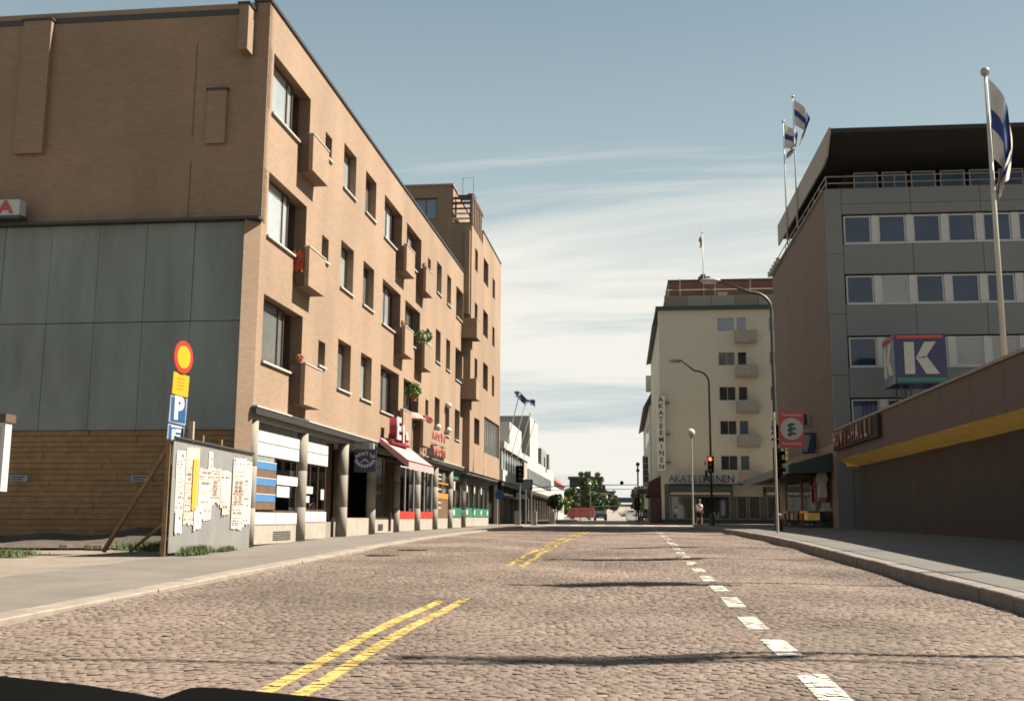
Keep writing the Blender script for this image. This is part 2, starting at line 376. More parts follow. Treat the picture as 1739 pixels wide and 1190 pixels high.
def road_wave(x, y):   # ruts and dips worn into the paving
    return (0.018 * np.sin(1.1 * x + 0.35 * np.sin(0.5 * y)) * np.exp(-((x - 0.5) / 5) ** 2) + 0.010 * np.sin(0.9 * y + 0.6 * x) + 0.007 * np.sin(2.3 * x + 1.3 * y))
mb = MB(); gx = np.linspace(KX_L, KX_R, 60); gy = np.concatenate([np.arange(-12, 3, 3.0), np.arange(3, 60.01, .25)])
for y_ in gy:
    for x_ in gx: mb.v.append((x_, y_, zg(y_) + 0.015 + float(road_wave(x_, y_))))
for a in range(len(gy) - 1):
    for b in range(len(gx) - 1): k = a * len(gx) + b; mb.f.append((k, k + 1, k + 1 + len(gx), k + len(gx))); mb.mi.append(0)
carriage = obj('carriageway', mb, JOINT, kind='structure')
strip('carriageway_base', left_edge, right_edge, 60, 75, 0.0, JOINT, parent=carriage)
PW, PD = 0.090, 0.080
quads = []      # centre x, y, w, d
rows = np.arange(3.0, 60.0, PD)
nx = int((KX_R - KX_L - 0.1) / PW)
cx_, cy_ = [], []
for i, y in enumerate(rows):
    off = (i % 2) * 0.5 * PW + rng.uniform(-.025, .025)
    xs = KX_L + 0.08 + off + np.arange(nx) * PW
    xs = xs + rng.normal(0, 0.007, nx)
    arc = 0.16 * np.abs(np.sin(np.pi * (xs + 6) / 1.72 + 0.3 * math.sin(y * 0.25)))
    cx_.append(xs); cy_.append(y + arc + rng.normal(0, 0.007, nx) + 0.02 * np.sin(xs * 3 + y * .7))
cx_ = np.concatenate(cx_); cy_ = np.concatenate(cy_)
ok = (cx_ > KX_L + .06) & (cx_ < KX_R - .06); cx_ = cx_[ok]; cy_ = cy_[ok]; n = len(cx_)
worn = np.clip(np.exp(-((cx_ - 1.9) / 0.75) ** 2) * (0.6 + 0.4 * np.sin(cy_ * 0.8)), 0, 1) * (cy_ < 22)
gap = 0.0025 + 0.003 * rng.random(n) + 0.008 * worn * rng.random(n)
hw = PW / 2 - gap + rng.normal(0, 0.003, n); hd = PD / 2 - gap * 0.9 + rng.normal(0, 0.003, n)
rot = rng.normal(0, 0.07, n) + 0.35 * np.cos(np.pi * (cx_ + 6) / 1.72) * np.sign(np.sin(np.pi * (cx_ + 6) / 1.72)) * 0.7
ztop = zga(cy_) + 0.022 + road_wave(cx_, cy_) + rng.normal(0, 0.0017, n) - 0.004 * worn * rng.random(n)
tx = rng.normal(0, 0.024, n); ty = rng.normal(0, 0.028, n)   # tilts
tone = np.clip(rng.normal(0.5, 0.17, n) + 0.22 * (cx_ < KX_L + .45) + 0.10 * np.exp(-((cx_ - 3.0) / .5) ** 2) + 0.10 * np.exp(-((cx_ + .2) / .6) ** 2) - 0.10 * np.exp(-((cx_ + 3.6) / .9) ** 2), 0, 1)
cr, sr = np.cos(rot), np.sin(rot)
corn = np.array([(-1, -1), (1, -1), (1, 1), (-1, 1)], float)
jit = rng.normal(0, 0.0035, (n, 4, 2))
def ring(scale_in, dz):
    u = corn[None, :, 0] * (hw[:, None] - scale_in) + jit[:, :, 0]; v = corn[None, :, 1] * (hd[:, None] - scale_in) + jit[:, :, 1]
    X = cx_[:, None] + u * cr[:, None] - v * sr[:, None]; Y = cy_[:, None] + u * sr[:, None] + v * cr[:, None]
    Z = ztop[:, None] + tx[:, None] * u + ty[:, None] * v + dz
    return np.stack([X, Y, Z], -1)
TOP = ring(0.005, 0.0); MIDR = ring(0.0, -0.004)
# nearest setts one by one, as far as the frame shows them
px = 1800 * cx_ / cy_ + 1059
vis = (cy_ > 6.3) & (px > -60) & (px < 1800)
d2 = np.where(vis, cy_ + 0.02 * np.abs(cx_), 1e9); near = np.argsort(d2)[:300]
isnear = np.zeros(n, bool); isnear[near] = True
far = np.where(~isnear)[0]
nf = len(far)
V = np.concatenate([TOP[far], MIDR[far]], axis=1).reshape(-1, 3)
fidx = []
base = (np.arange(nf) * 8)[:, None]
for q in ((0, 1, 2, 3), (4, 5, 1, 0), (5, 6, 2, 1), (6, 7, 3, 2), (7, 4, 0, 3)): fidx.append(base + np.array(q)[None])
F_ = np.stack(fidx, 1).reshape(-1)
me = bpy.data.meshes.new('sett_paving'); me.vertices.add(len(V)); me.vertices.foreach_set('co', V.ravel())
me.loops.add(len(F_)); me.loops.foreach_set('vertex_index', F_.astype(np.int32)); npoly = nf * 5
me.polygons.add(npoly); me.polygons.foreach_set('loop_start', np.arange(0, npoly * 4, 4, dtype=np.int32))
me.update(calc_edges=True)
at = me.attributes.new('tone', 'FLOAT', 'POINT'); at.data.foreach_set('value', np.repeat(tone[far], 8).astype(np.float32))
me.materials.append(SETT_A)
o = obj('sett_paving', me, None, carriage, kind='stuff')
variants = []
for k in range(6):
    m = MB(); j = [(random.uniform(-.005, .005), random.uniform(-.005, .005)) for _ in range(4)]
    w, d = PW / 2 - .004, PD / 2 - .004
    top = [(c[0] * (w - .006) + a[0], c[1] * (d - .006) + a[1], 0) for c, a in zip(corn, j)]
    mid = [(c[0] * w + a[0], c[1] * d + a[1], -.006) for c, a in zip(corn, j)]
    low = [(c[0] * w + a[0], c[1] * d + a[1], -.05) for c, a in zip(corn, j)]
    m.face(top)
    for q in range(4):
        m.face([mid[q], mid[(q + 1) % 4], top[(q + 1) % 4], top[q]]); m.face([low[q], low[(q + 1) % 4], mid[(q + 1) % 4], mid[q]])
    variants.append(m.mesh('sett', SETT_O))
for i in near:
    s_ = bpy.data.objects.new('sett', variants[int(i) % 6]); C.objects.link(s_); s_.parent = carriage
    s_.location = (cx_[i], cy_[i], ztop[i]); s_.rotation_euler = (ty[i], -tx[i], rot[i])
# beyond the modelled setts the same paving is carried by a textured sheet
def fine_sett_extra(nt, lk, geo, c, b):
    br = nt.new('ShaderNodeTexBrick'); br.inputs['Scale'].default_value = 1; br.inputs['Brick Width'].default_value = PW; br.inputs['Row Height'].default_value = PD; br.inputs['Mortar Size'].default_value = .012
    br.inputs['Color1'].default_value = (.8, .8, .8, 1); br.inputs['Color2'].default_value = (1.2, 1.2, 1.2, 1); br.inputs['Mortar'].default_value = (.6, .6, .6, 1)
    lk.new(geo.outputs['Position'], br.inputs['Vector'])
    mu = nt.new('ShaderNodeVectorMath'); mu.operation = 'MULTIPLY'; lk.new(c, mu.inputs[0]); lk.new(br.outputs['Color'], mu.inputs[1]); return mu.outputs[0]
strip('far_setts', left_edge, right_edge, 60.0, 74.6, 0.022, mat('distant_setts', SETTC, 0.9, 0.1, 2, extra=fine_sett_extra), parent=carriage, kind='stuff')

# painted lines: the paint lies on the tops of the setts it covers and skips the joints
def clip_poly(poly, a, b, keep_left=True):
    o_ = []
    def side(p): return (b[0] - a[0]) * (p[1] - a[1]) - (b[1] - a[1]) * (p[0] - a[0])
    for i in range(len(poly)):
        p, q = poly[i], poly[(i + 1) % len(poly)]; sp, sq = side(p), side(q)
        if sp >= 0: o_.append(p)
        if (sp >= 0) != (sq >= 0):
            t = sp / (sp - sq); o_.append(tuple(p[k] + (q[k] - p[k]) * t for k in range(3)))
    return o_
FULL = ring(-0.010, 0.0035)
def painted(name, quad, m, wear=0.012, label=None):
    q = np.array(quad); x0, x1, y0, y1 = q[:, 0].min(), q[:, 0].max(), q[:, 1].min(), q[:, 1].max()
    idx = np.where((cx_ > x0 - .1) & (cx_ < x1 + .1) & (cy_ > y0 - .1) & (cy_ < y1 + .1))[0]; mb = MB()
    for i in idx:
        if random.random() < wear: continue
        poly = [tuple(p) for p in FULL[i]]
        for k in range(4):
            poly = clip_poly(poly, quad[k], quad[(k + 1) % 4])
            if len(poly) < 3: break
        if len(poly) >= 3: mb.face(poly)
    ny = max(1, int((y1 - y0) / .12)); nxq = 2
    for a in range(ny):
        for b in range(nxq):
            def G(i_, j_):
                v = i_ / ny; u = j_ / nxq; xa = quad[0][0] + (quad[3][0] - quad[0][0]) * v; xb = quad[1][0] + (quad[2][0] - quad[1][0]) * v; yy = y0 + (y1 - y0) * v; xx = xa + (xb - xa) * u
                return (xx, yy, zg(yy) + .0205 + float(road_wave(xx, yy)))
            mb.face([G(a, b), G(a, b + 1), G(a + 1, b + 1), G(a + 1, b)])
    if mb.f: return obj(name, mb, m, kind='structure', label=label)
ROADWHITE = mat('worn_white_road_paint', (0.68, 0.63, 0.53), 0.8, 0.2, 14)
ROADYELLOW = mat('worn_yellow_road_paint', (0.62, 0.43, 0.11), 0.8, 0.18, 14)
y = 4.75; k = 0
while y < 58:
    x = 1.27 + max(0, (y - 24)) * 0.010
    painted('lane_dash', [(x - .10, y), (x + .10, y), (x + .10, y + 1.07), (x - .10, y + 1.07)], ROADWHITE)
    y += 1.93
def yl(y): return -2.29 + 0.0135 * y
for seg in ((4.0, 13.2), (19.8, 47.0)):
    for dx in (-0.13, 0.13):
        painted('centre_line', [(yl(seg[0]) + dx - .06, seg[0]), (yl(seg[0]) + dx + .06, seg[0]), (yl(seg[1]) + dx + .06, seg[1] + .25 * (dx > 0)), (yl(seg[1]) + dx - .06, seg[1] + .25 * (dx > 0))], ROADYELLOW, 0.02)
for k in range(9):
    x = -7.4 + k * 1.75
    strip('zebra_bar', x, x + 0.85, 77.2, 80.2, 0.0, ROADWHITE)
strip('stop_line', -1.4, 4.2, 84.6, 85.0, 0.0, ROADWHITE)

# pavements and kerbs
pl = strip('left_pavement', lambda y: -12.5 if y > 24 else -9.2, lambda y: left_edge(y) - .34, -12, 74, 0.065, ASPHALT, thick=.3)
strip('yard', -60, -9.2, -12, 60, 0.06, LOT)
pr = strip('right_pavement', lambda y: right_edge(y) + .26, 14.0, -12, 74, 0.185, SLAB, thick=.3)
strip('far_left_pavement', -12, -6.4, 88, 300, 0.1, ASPHALT, 3, thick=.3)
strip('far_right_pavement', 0.6, 16, 84.9, 300, 0.1, ASPHALT, 3, thick=.3)
def kerb(edge, sign, w, h, parent, y0, y1, L):
    y = y0
    while y < y1:
        e0, e1 = edge(y + .008), edge(y + L - .008); z0, z1 = zg(y) + h, zg(y + L) + h
        dz = random.uniform(-.006, .006); dx = random.uniform(-.008, .008)
        m = MB(); a0, a1 = (e0 + dx, e0 + sign * w + dx); b0, b1 = (e1 + dx, e1 + sign * w + dx)
        ya, yb = y + .008, y + L - .008; c = .015
        low = -.25
        P = [(a0, ya, z0 + low), (a1, ya, z0 + low), (b1, yb, z1 + low), (b0, yb, z1 + low),
             (a0, ya, z0 + dz - c), (a1, ya, z0 + dz), (b1, yb, z1 + dz), (b0, yb, z1 + dz - c),
             (a0 + sign * c, ya + c, z0 + dz), (b0 + sign * c, yb - c, z1 + dz)]
        m.v = P; fs = [(4, 7, 9, 8), (8, 9, 6, 5), (0, 3, 7, 4), (0, 4, 8, 5, 1), (3, 2, 6, 9, 7), (1, 5, 6, 2)]
        m.f = fs; m.mi = [0] * len(fs)
        obj('kerb_stone', m, GRANITE, parent)
        y += L
GRANITE_OLD = GRANITE; GRANITE = mat('shade_toned_granite_kerb', (0.24, 0.20, 0.165), 0.85, 0.3, 3.0, bump=0.4, bscale=50)  # right kerb granite darkened to put the face's shade into its colour
for k, (x, y, lb) in enumerate(((-5.2, 22.9, 'dark slatted plate in the left lane, nearer one'), (-4.9, 24.8, 'dark slatted plate in the left lane, farther one'))):
    g = zg(y) + .022 + float(road_wave(x, y)) + .003; m = MB()
    for i in range(7): m.box(-.30 + i * .09, -.25 + i * .09, -.14, .14, 0, .012)
    m.box(-.33, .33, -.17, -.14, 0, .013); m.box(-.33, .33, .14, .17, 0, .013); m.box(-.33, .33, -.14, .14, -.01, .002)
    obj('dark_slatted_plate', m, DARKMETAL, None, (x, y, g), label=lb, cat='grate', group='dark slatted plates in the left lane')  # dark slatted plates at two spots of the left lane
kerb(right_edge, 1, .26, .19, pr, 8, 73.5, 1.15)
GRANITE = GRANITE_OLD
kerb(left_edge, -1, .34, .072, pl, 6, 73.5, 1.25)
# slab joints on the right pavement near the kerb
for y in np.arange(9, 46, 2.4):
    m = MB(); m.box(4.6, 7.1, y, y + 2.385, 0, .018)
    s_ = obj('paving_slab', m, SLAB, pr, (0, 0, zg(y + 1.2) + 0.176)); s_.rotation_euler.x = math.atan((zg(y + 2.4) - zg(y)) / 2.4) * 0
    for v in s_.data.vertices: v.co.z += zg(v.co.y) - zg(y + 1.2)
# gullies: low brick edging strip between setts and kerb on the left


# ------------------------------------------------------------------ wall with openings (frame: x along, y inwards, z up)
def wall_holes(mb, u0, u1, z0, z1, holes, depth=0.3, y=0.0):
    us = sorted({u0, u1, *[h[0] for h in holes], *[h[1] for h in holes]}); zs = sorted({z0, z1, *[h[2] for h in holes], *[h[3] for h in holes]})
    us = [u for u in us if u0 <= u <= u1]; zs = [z for z in zs if z0 <= z <= z1]
    nu, nz = len(us) - 1, len(zs) - 1
    def hole(i, j):
        if i < 0 or j < 0 or i >= nu or j >= nz: return None
        uc, zc_ = (us[i] + us[i + 1]) / 2, (zs[j] + zs[j + 1]) / 2
        return any(h[0] < uc < h[1] and h[2] < zc_ < h[3] for h in holes)
    for j in range(nz):
        i = 0
        while i < nu:
            if hole(i, j): i += 1; continue
            k = i
            while k + 1 < nu and not hole(k + 1, j): k += 1
            mb.face([(us[i], y, zs[j]), (us[k + 1], y, zs[j]), (us[k + 1], y, zs[j + 1]), (us[i], y, zs[j + 1])]); i = k + 1
    for i in range(nu):
        for j in range(nz):
            if not hole(i, j): continue
            a, b, c, d = us[i], us[i + 1], zs[j], zs[j + 1]
            if not hole(i - 1, j): mb.face([(a, y, c), (a, y, d), (a, y + depth, d), (a, y + depth, c)])
            if not hole(i + 1, j): mb.face([(b, y, d), (b, y, c), (b, y + depth, c), (b, y + depth, d)])
            if not hole(i, j - 1): mb.face([(b, y, c), (a, y, c), (a, y + depth, c), (b, y + depth, c)])
            if not hole(i, j + 1): mb.face([(a, y, d), (b, y, d), (b, y + depth, d), (a, y + depth, d)])
    return mb

class Frame:
    """wall frame: origin in the world, heading of the wall, thing it belongs to"""
    def __init__(s, org, rz, root): s.org = Vector(org); s.rz = rz; s.root = root
    def part(s, name, mb, mats, label=None, kind=None, smooth=False, at=(0, 0, 0)):
        c, n_ = math.cos(s.rz), math.sin(s.rz)
        w = s.org + Vector((at[0] * c - at[1] * n_, at[0] * n_ + at[1] * c, at[2]))
        return obj(name, mb, mats, s.root, w, s.rz, smooth=smooth, label=label, kind=kind)
_wcache = {}
def window(fr, u0, u1, z0, z1, y=0.15, frame=BROWNFRAME, glass=GL_DARK, mull=(), trans=(), fw=0.06, sill=None, sill_out=0.07, name='window'):
    w, h = round(u1 - u0, 3), round(z1 - z0, 3); key = (w, h, frame.name, tuple(mull), tuple(trans), fw)
    if key not in _wcache:
        m = MB(); m.box(0, fw, 0, .07, 0, h).box(w - fw, w, 0, .07, 0, h).box(fw, w - fw, 0, .07, 0, fw).box(fw, w - fw, 0, .07, h - fw, h)
        for t in mull: m.box(w * t - fw * .45, w * t + fw * .45, .002, .068, fw, h - fw)
        for t in trans: m.box(fw, w - fw, .004, .066, h * t - fw * .45, h * t + fw * .45)
        _wcache[key] = m.mesh('window', frame)
    o = fr.part(name, _wcache[key], None, at=(u0, y, z0))
    gk = (w, h, glass.name, fw)
    if gk not in _wcache: m = MB(); m.box(fw * .5, w - fw * .5, .035, .05, fw * .5, h - fw * .5); _wcache[gk] = m.mesh('pane', glass)
    g = bpy.data.objects.new('pane', _wcache[gk]); C.objects.link(g); g.parent = o
    g.rotation_euler.z = random.uniform(-.006, .006)
    if sill:
        sk = (w, sill.name, y, sill_out)
        if sk not in _wcache: m = MB(); m.box(-.03, w + .03, -y - sill_out, 0.0, -.04, .012); _wcache[sk] = m.mesh('sill', sill)
        s_ = bpy.data.objects.new('sill', _wcache[sk]); C.objects.link(s_); s_.parent = o
    return o

# ================================================================== LEFT: tan brick apartment block
AL = 0.0155
LB = thing('apartment_block', 'long tan brick apartment block with recessed balconies over a row of street shops', 'building', (-8.8, 24.5, 0.5))
FL = Frame((-8.8, 24.5, 0), math.pi / 2 - AL, LB)
FG = Frame((-8.8 - 16 * math.cos(AL), 24.5 + 16 * math.sin(AL), 0), -AL, LB)
ROWS = [(10.72, 11.45, 13.05), (7.49, 8.23, 9.88), (4.29, 5.06, 6.74)]      # loggia floor, sill, head
BAL_Z = [(10.64, 11.66), (7.42, 8.48), (4.22, 5.30)]
def zrow(r, lo=0.12): return ROWS[r][1] + lo
LOGG = [(0.42, 3.50, 2.60), (12.45, 15.38, 14.45), (16.22, 19.10, 18.2)]
holes = []
for r, (zf, zs, zt) in enumerate(ROWS):
    for a, b, c in LOGG:
        holes += [(a, c, zs, zt), (c, b, zf if zf > 3.95 else 3.95, zt)]
    if r < 2: holes += [(27.9, 30.02, zs, zt)]
    zb = zs + .14
    holes += [(5.0, 5.68, zt - 1.12, zt - .38), (7.0, 8.48, zb, zt), (9.72, 11.18, zb, zt), (20.55, 21.2, zt - 1.0 if r < 2 else zb, zt - .35), (22.65, 23.85, zb, zt), (25.3, 26.4, zb, zt)]
    if r == 2: holes += [(27.95, 29.4, zb, zt)]
mb = wall_holes(MB(), 0, 30.5, 3.9, 14.25, holes, depth=.34)
# joints between wall panels, cut as thin dark lines by recessed strips is left to relief; soffit and gable follow
FL.part('front_wall', mb, BRICK)
m = MB(); m.box(0, 30.5, .34, .40, 14.0, 14.22); m.box(-.04, 30.5, -.05, .42, 14.24, 14.33)
FL.part('parapet_flashing', m, DARKMETAL)
m = MB(); m.box(0, 30.4, .0, 12.0, 3.6, 3.895); FL.part('first_floor_slab', m, CONC)
m = MB(); m.box(0, 30.4, .4, 12.0, 13.95, 14.1); FL.part('roof_slab', m, DARKMETAL)
# dark cores behind the openings (rooms)
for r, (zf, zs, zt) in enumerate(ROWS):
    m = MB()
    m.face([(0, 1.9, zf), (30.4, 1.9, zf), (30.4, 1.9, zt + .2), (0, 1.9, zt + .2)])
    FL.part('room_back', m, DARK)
gl_pick = [[GL_PALE, GL_MID, GL_PALE, GL_MID], [GL_PALE, GL_MID, GL_DARK, GL_MID], [GL_MID, GL_PALE, GL_MID, GL_DARK]]
for r, (zf, zs, zt) in enumerate(ROWS):
    for q, (a, b, c) in enumerate(LOGG):
        window(FL, a, c, zs, zt, y=.22, glass=(GL_PALE, GL_PALE, GL_MID)[q] if r < 2 else GL_MID, mull=(0.62,) if q else (0.8,), sill=PALEMETAL)
        zf2 = max(zf, 3.95)
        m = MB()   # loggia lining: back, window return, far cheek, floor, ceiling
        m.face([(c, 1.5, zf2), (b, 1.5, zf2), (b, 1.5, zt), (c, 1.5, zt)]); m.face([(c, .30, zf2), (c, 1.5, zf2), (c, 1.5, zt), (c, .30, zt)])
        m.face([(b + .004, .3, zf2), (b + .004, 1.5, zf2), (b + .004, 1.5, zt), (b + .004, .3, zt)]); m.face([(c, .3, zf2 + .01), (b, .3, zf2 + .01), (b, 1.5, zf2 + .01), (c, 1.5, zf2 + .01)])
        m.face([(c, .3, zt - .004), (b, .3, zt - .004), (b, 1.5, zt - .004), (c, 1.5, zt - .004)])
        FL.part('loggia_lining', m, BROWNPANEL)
        m = MB(); m.box(0, .62, 0, .05, 0, 2.1); d = FL.part('balcony_door', m, BROWNFRAME, at=(c + .12, 1.42, zf2 + .02))
        m = MB(); m.box(.1, .52, -.012, -.002, .7, 1.95); obj('pane', m, GL_DARK, d)
        m = MB(); m.box(.54, .58, -.06, -.01, 1.0, 1.06); obj('handle', m, STEEL, d)
        z0, z1 = BAL_Z[r]
        if q == 0: e = b + .55
        else: e = b + .55
        s0 = c - .02
        m = MB(); t = .12; p = -.42
        m.box(s0, e, p, p + t, z0, z1); m.box(e - t, e, p + t + .001, -.002, z0, z1)
        m.box(s0 + t, e - t, p + t, -.002, z0, z0 + .12)
        bl = FL.part('balcony', m, BRICK)
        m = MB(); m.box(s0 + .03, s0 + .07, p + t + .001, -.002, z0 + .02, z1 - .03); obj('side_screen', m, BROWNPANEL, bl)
        m = MB(); m.box(s0 - .02, e + .02, p - .02, p + t + .02, z1 + .001, z1 + .035); obj('coping', m, PALEMETAL, bl)
    if r < 2: window(FL, 27.9, 30.0, zs, zt, y=.3, glass=GL_DARK, mull=(0.5,), sill=PALEMETAL)
    else: window(FL, 27.95, 29.4, zs + .14, zt, y=.22, glass=GL_MID, mull=(0.4,), sill=PALEMETAL)
    zb = zs + .14
    window(FL, 5.0, 5.68, zt - 1.12, zt - .38, y=.24, glass=GL_DARK, sill=PALEMETAL)
    window(FL, 7.0, 8.48, zb, zt, y=.24, glass=gl_pick[r][0], mull=(0.33,), sill=PALEMETAL)
    window(FL, 9.72, 11.18, zb, zt, y=.24, glass=gl_pick[r][1], mull=(0.33,), sill=PALEMETAL)
    window(FL, 20.55, 21.2, zt - 1.0 if r < 2 else zb, zt - .35, y=.24, glass=GL_DARK, sill=PALEMETAL)
    window(FL, 22.65, 23.85, zb, zt, y=.24, glass=gl_pick[r][2], mull=(0.4,), sill=PALEMETAL)
    window(FL, 25.3, 26.4, zb, zt, y=.24, glass=gl_pick[r][3], mull=(0.4,), sill=PALEMETAL)
# shadowy niche balcony in the angle with the taller block
for r in (0, 1):
    z0, z1 = BAL_Z[r]; m = MB(); m.box(29.6, 30.95, -.82, -.70, z0, z1); m.box(29.6, 29.72, -.70, -.002, z0, z1); m.box(30.83, 30.95, -.70, -.392, z0, z1); m.box(29.72, 30.3, -.70, -.002, z0, z0 + .12)
    bl = FL.part('balcony', m, BRICK); m = MB(); m.box(29.58, 30.97, -.84, -.68, z1 + .001, z1 + .035); obj('coping', m, PALEMETAL, bl)
# gable (end wall) facing the camera
m = MB(); m.box(0, 16, .02, .3, 8.45, 14.25); m.box(0, 15.7, .02, .3, 0.2, 3.3); m.box(0, 15.75, .02, .3, 3.3, 8.45); FG.part('gable_wall', m, BRICK)
m = MB(); m.prism([(15.70, -.30), (15.999, -.002), (15.70, .015)], .3, 8.44, axis='z'); FG.part('corner_pier', m, BRICK)
for (a, b, z0, z1, d) in ((14.49, 14.98, 10.5, 11.9, .13), (15.36, 15.60, 12.8, 14.0, .70), (9.4, 10.17, 10.4, 14.0, .22)):
    m = MB(); m.box(a, b, -d * .6, .015, z0, z1); du = FG.part('wall_duct', m, BRICK)
    m = MB(); m.box(a - .04, b + .04, -d * .6 - .04, .01, z1 + .001, z1 + .05); obj('cap', m, DARKMETAL, du)
m = MB(); m.box(-6, 16.06, -.32, .018, 8.46, 8.53); FG.part('cladding_flashing', m, DARKMETAL)
us = [15.64, 14.36, 13.13, 11.88, 10.62, 9.37, 8.1, 6.85, 5.6, 4.35, 3.1, 1.85, .6]
for a, b in zip(us[1:], us[:-1]):
    for z0, z1 in ((3.34, 5.965), (5.985, 8.45)):
        m = MB(); y = -.10 + random.uniform(-.008, .008); m.box(a + .006, b - .006, y, .016, z0, z1)
        FG.part('cladding_panel', m, GREYCLAD)
zt = 3.33; k = 0
while zt > .35:
    h = .132 + random.uniform(-.008, .008); a = -.2
    while a < 15.66:
        L = random.uniform(3.0, 5.0); b = min(15.66, a + L)
        m = MB(); y = -.035 + random.uniform(-.012, .010); m.box(a + .006, b - .006, y, .015, zt - h + .012, zt)
        FG.part('plank', m, TIMBER); a = b
    zt -= h
# ---- ground floor: columns, shop fronts
cols = [.42, 4.35, 8.55, 12.2, 16.0, 19.9, 23.8, 27.7, 31.75]
for s in cols:
    m = MB(); r_ = .17; g = zg(24.5 + s) + .08
    m.lathe(0, 0, [(g, r_), (g + .9, r_), (g + .905, r_ - .006), (g + .915, r_ - .006), (g + .92, r_), (g + 1.9, r_), (g + 1.905, r_ - .006), (g + 1.915, r_ - .006), (g + 1.92, r_), (3.6, r_)], 20)
    FL.part('column', m, CONC, at=(s, .17, 0), smooth=True)
m = MB(); m.box(-.05, 30.5, -.13, -.001, 3.885, 3.925); FL.part('canopy_edge', m, PALEMETAL)
m = MB(); m.box(-.05, 30.5, -.11, .0, 3.72, 3.88); FL.part('canopy_fascia', m, DARKMETAL)
def shopfront(s0, s1, base_h, head_z, y=.22, bays=2, bulk=CONC2, frame=BROWNFRAME, sill=None, header=None, name='shop_window', glass=SHOPGLASS, inner=WOOD):
    g = zg(24.5 + (s0 + s1) / 2) + .08
    m = MB(); m.box(s0, s1, y - .03, y + .2, g, g + base_h); FL.part('shop_plinth', m, bulk)
    z0 = g + base_h
    if sill is not None:
        m = MB(); wseg = (s1 - s0) / bays
        for i in range(bays): m.box(s0 + i * wseg + .02, s0 + (i + 1) * wseg - .02, y - .05, y + .06, z0 + .005, z0 + .30)
        FL.part('sill_panel', m, sill); z0 += .31
    if header is not None:
        m = MB(); wseg = (s1 - s0) / bays
        for i in range(bays): m.box(s0 + i * wseg + .015, s0 + (i + 1) * wseg - .015, y - .05, y + .06, head_z - .62, head_z)
        FL.part('header_panel', m, header)
        for zz in (head_z - .30,):
            m = MB(); m.box(s0, s1, y - .058, y - .052, zz, zz + .02); FL.part('header_seam', m, STEEL)
        zt_ = head_z - .62
        m = MB(); m.box(s0, s1, y + .0, y + .1, head_z, 3.6); FL.part('transom_panel', m, GREYCLAD)
    else: zt_ = head_z
    w = window(FL, s0, s1, z0, zt_, y=y, frame=frame, glass=glass, mull=tuple((i + 1) / bays for i in range(bays - 1)), fw=.05, name=name)
    return g, z0, zt_
# rooms behind the shop glass
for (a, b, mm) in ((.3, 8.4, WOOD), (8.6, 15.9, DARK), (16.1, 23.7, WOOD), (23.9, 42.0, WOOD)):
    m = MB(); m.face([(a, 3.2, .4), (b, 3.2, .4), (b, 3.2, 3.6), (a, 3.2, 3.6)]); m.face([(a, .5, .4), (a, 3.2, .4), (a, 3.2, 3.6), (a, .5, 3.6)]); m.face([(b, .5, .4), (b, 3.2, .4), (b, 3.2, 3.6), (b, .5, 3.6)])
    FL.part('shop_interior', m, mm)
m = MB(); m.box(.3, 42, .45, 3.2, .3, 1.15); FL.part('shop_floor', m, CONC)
# bay 1 and 2: white banded shop
g, z0, zt_ = shopfront(.62, 4.15, .48, 3.42, sill=WHITE, header=WHITE, bays=2)
m = MB(); m.box(.80, 2.2, .19, .21, 2.1, 2.79); FL.part('grey_blind', m, GREYCLAD)
for i in range(3):
    m = MB(); m.box(.66, 2.3, .16, .18, z0 + .06 + i * .40, z0 + .24 + i * .40); FL.part('window_stripe', m, WOOD)
    m = MB(); m.box(.66, 2.3, .16, .18, z0 + .25 + i * .40, z0 + .43 + i * .40); FL.part('window_stripe', m, mat('stripe_blue', (.08, .24, .50), .5, .04))
    m = MB(); m.box(.66, 2.3, .155, .183, z0 + .432 + i * .40, z0 + .452 + i * .40); FL.part('window_stripe', m, WHITE)
m = MB(); m.box(2.4, 4.1, .172, .176, 2.12, 2.36); FL.part('window_poster', m, WHITE); m = MB(); m.box(2.4, 3.4, .162, .166, 1.80, 2.08); FL.part('window_poster', m, WHITE)
m = MB(); m.box(2.5, 2.9, .7, .72, 1.5, 2.0); m.box(3.2, 3.9, .9, .92, 1.5, 2.6); FL.part('display_card', m, CURTAIN)
m = MB(); 
for i in range(5): m.box(2.3, 3.7, .175, .189, g + .08 + i * .05, g + .10 + i * .05)
FL.part('plinth_vent', m, DARKMETAL)
shopfront(4.62, 6.9, .48, 3.42, sill=WHITE, header=WHITE, bays=3)
for bx in ((4.7, 5.5, 1.95, 2.15), (4.7, 5.2, 1.7, 1.88), (6.3, 6.6, 1.8, 2.1)): m = MB(); m.box(bx[0], bx[1], .175, .185, bx[2], bx[3]); FL.part('window_poster', m, WHITE)
m = MB(); m.box(6.95, 7.05, .4, 2.0, .6, 3.6); m.box(7.05, 8.4, 1.95, 2.0, .6, 3.6); FL.part('entrance_lining', m, mat('ochre_entrance_wood', (.28, .19, .09), .6, .15))
# bay 3: entrance with planter, dark
m = MB(); m.box(8.8, 12.1, 1.5, 1.55, .7, 3.6); FL.part('recessed_wall', m, DARK)
m = MB(); m.box(8.9, 11.9, .15, .6, .6, 1.28); FL.part('planter_wall', m, CONC2)
window(FL, 9.0, 11.9, 1.35, 3.4, y=1.3, glass=GL_OLIVE, mull=(.35, .7))
m = MB(); m.box(11.1, 11.95, .9, 1.2, .7, 3.58); FL.part('recess_post', m, WOOD)
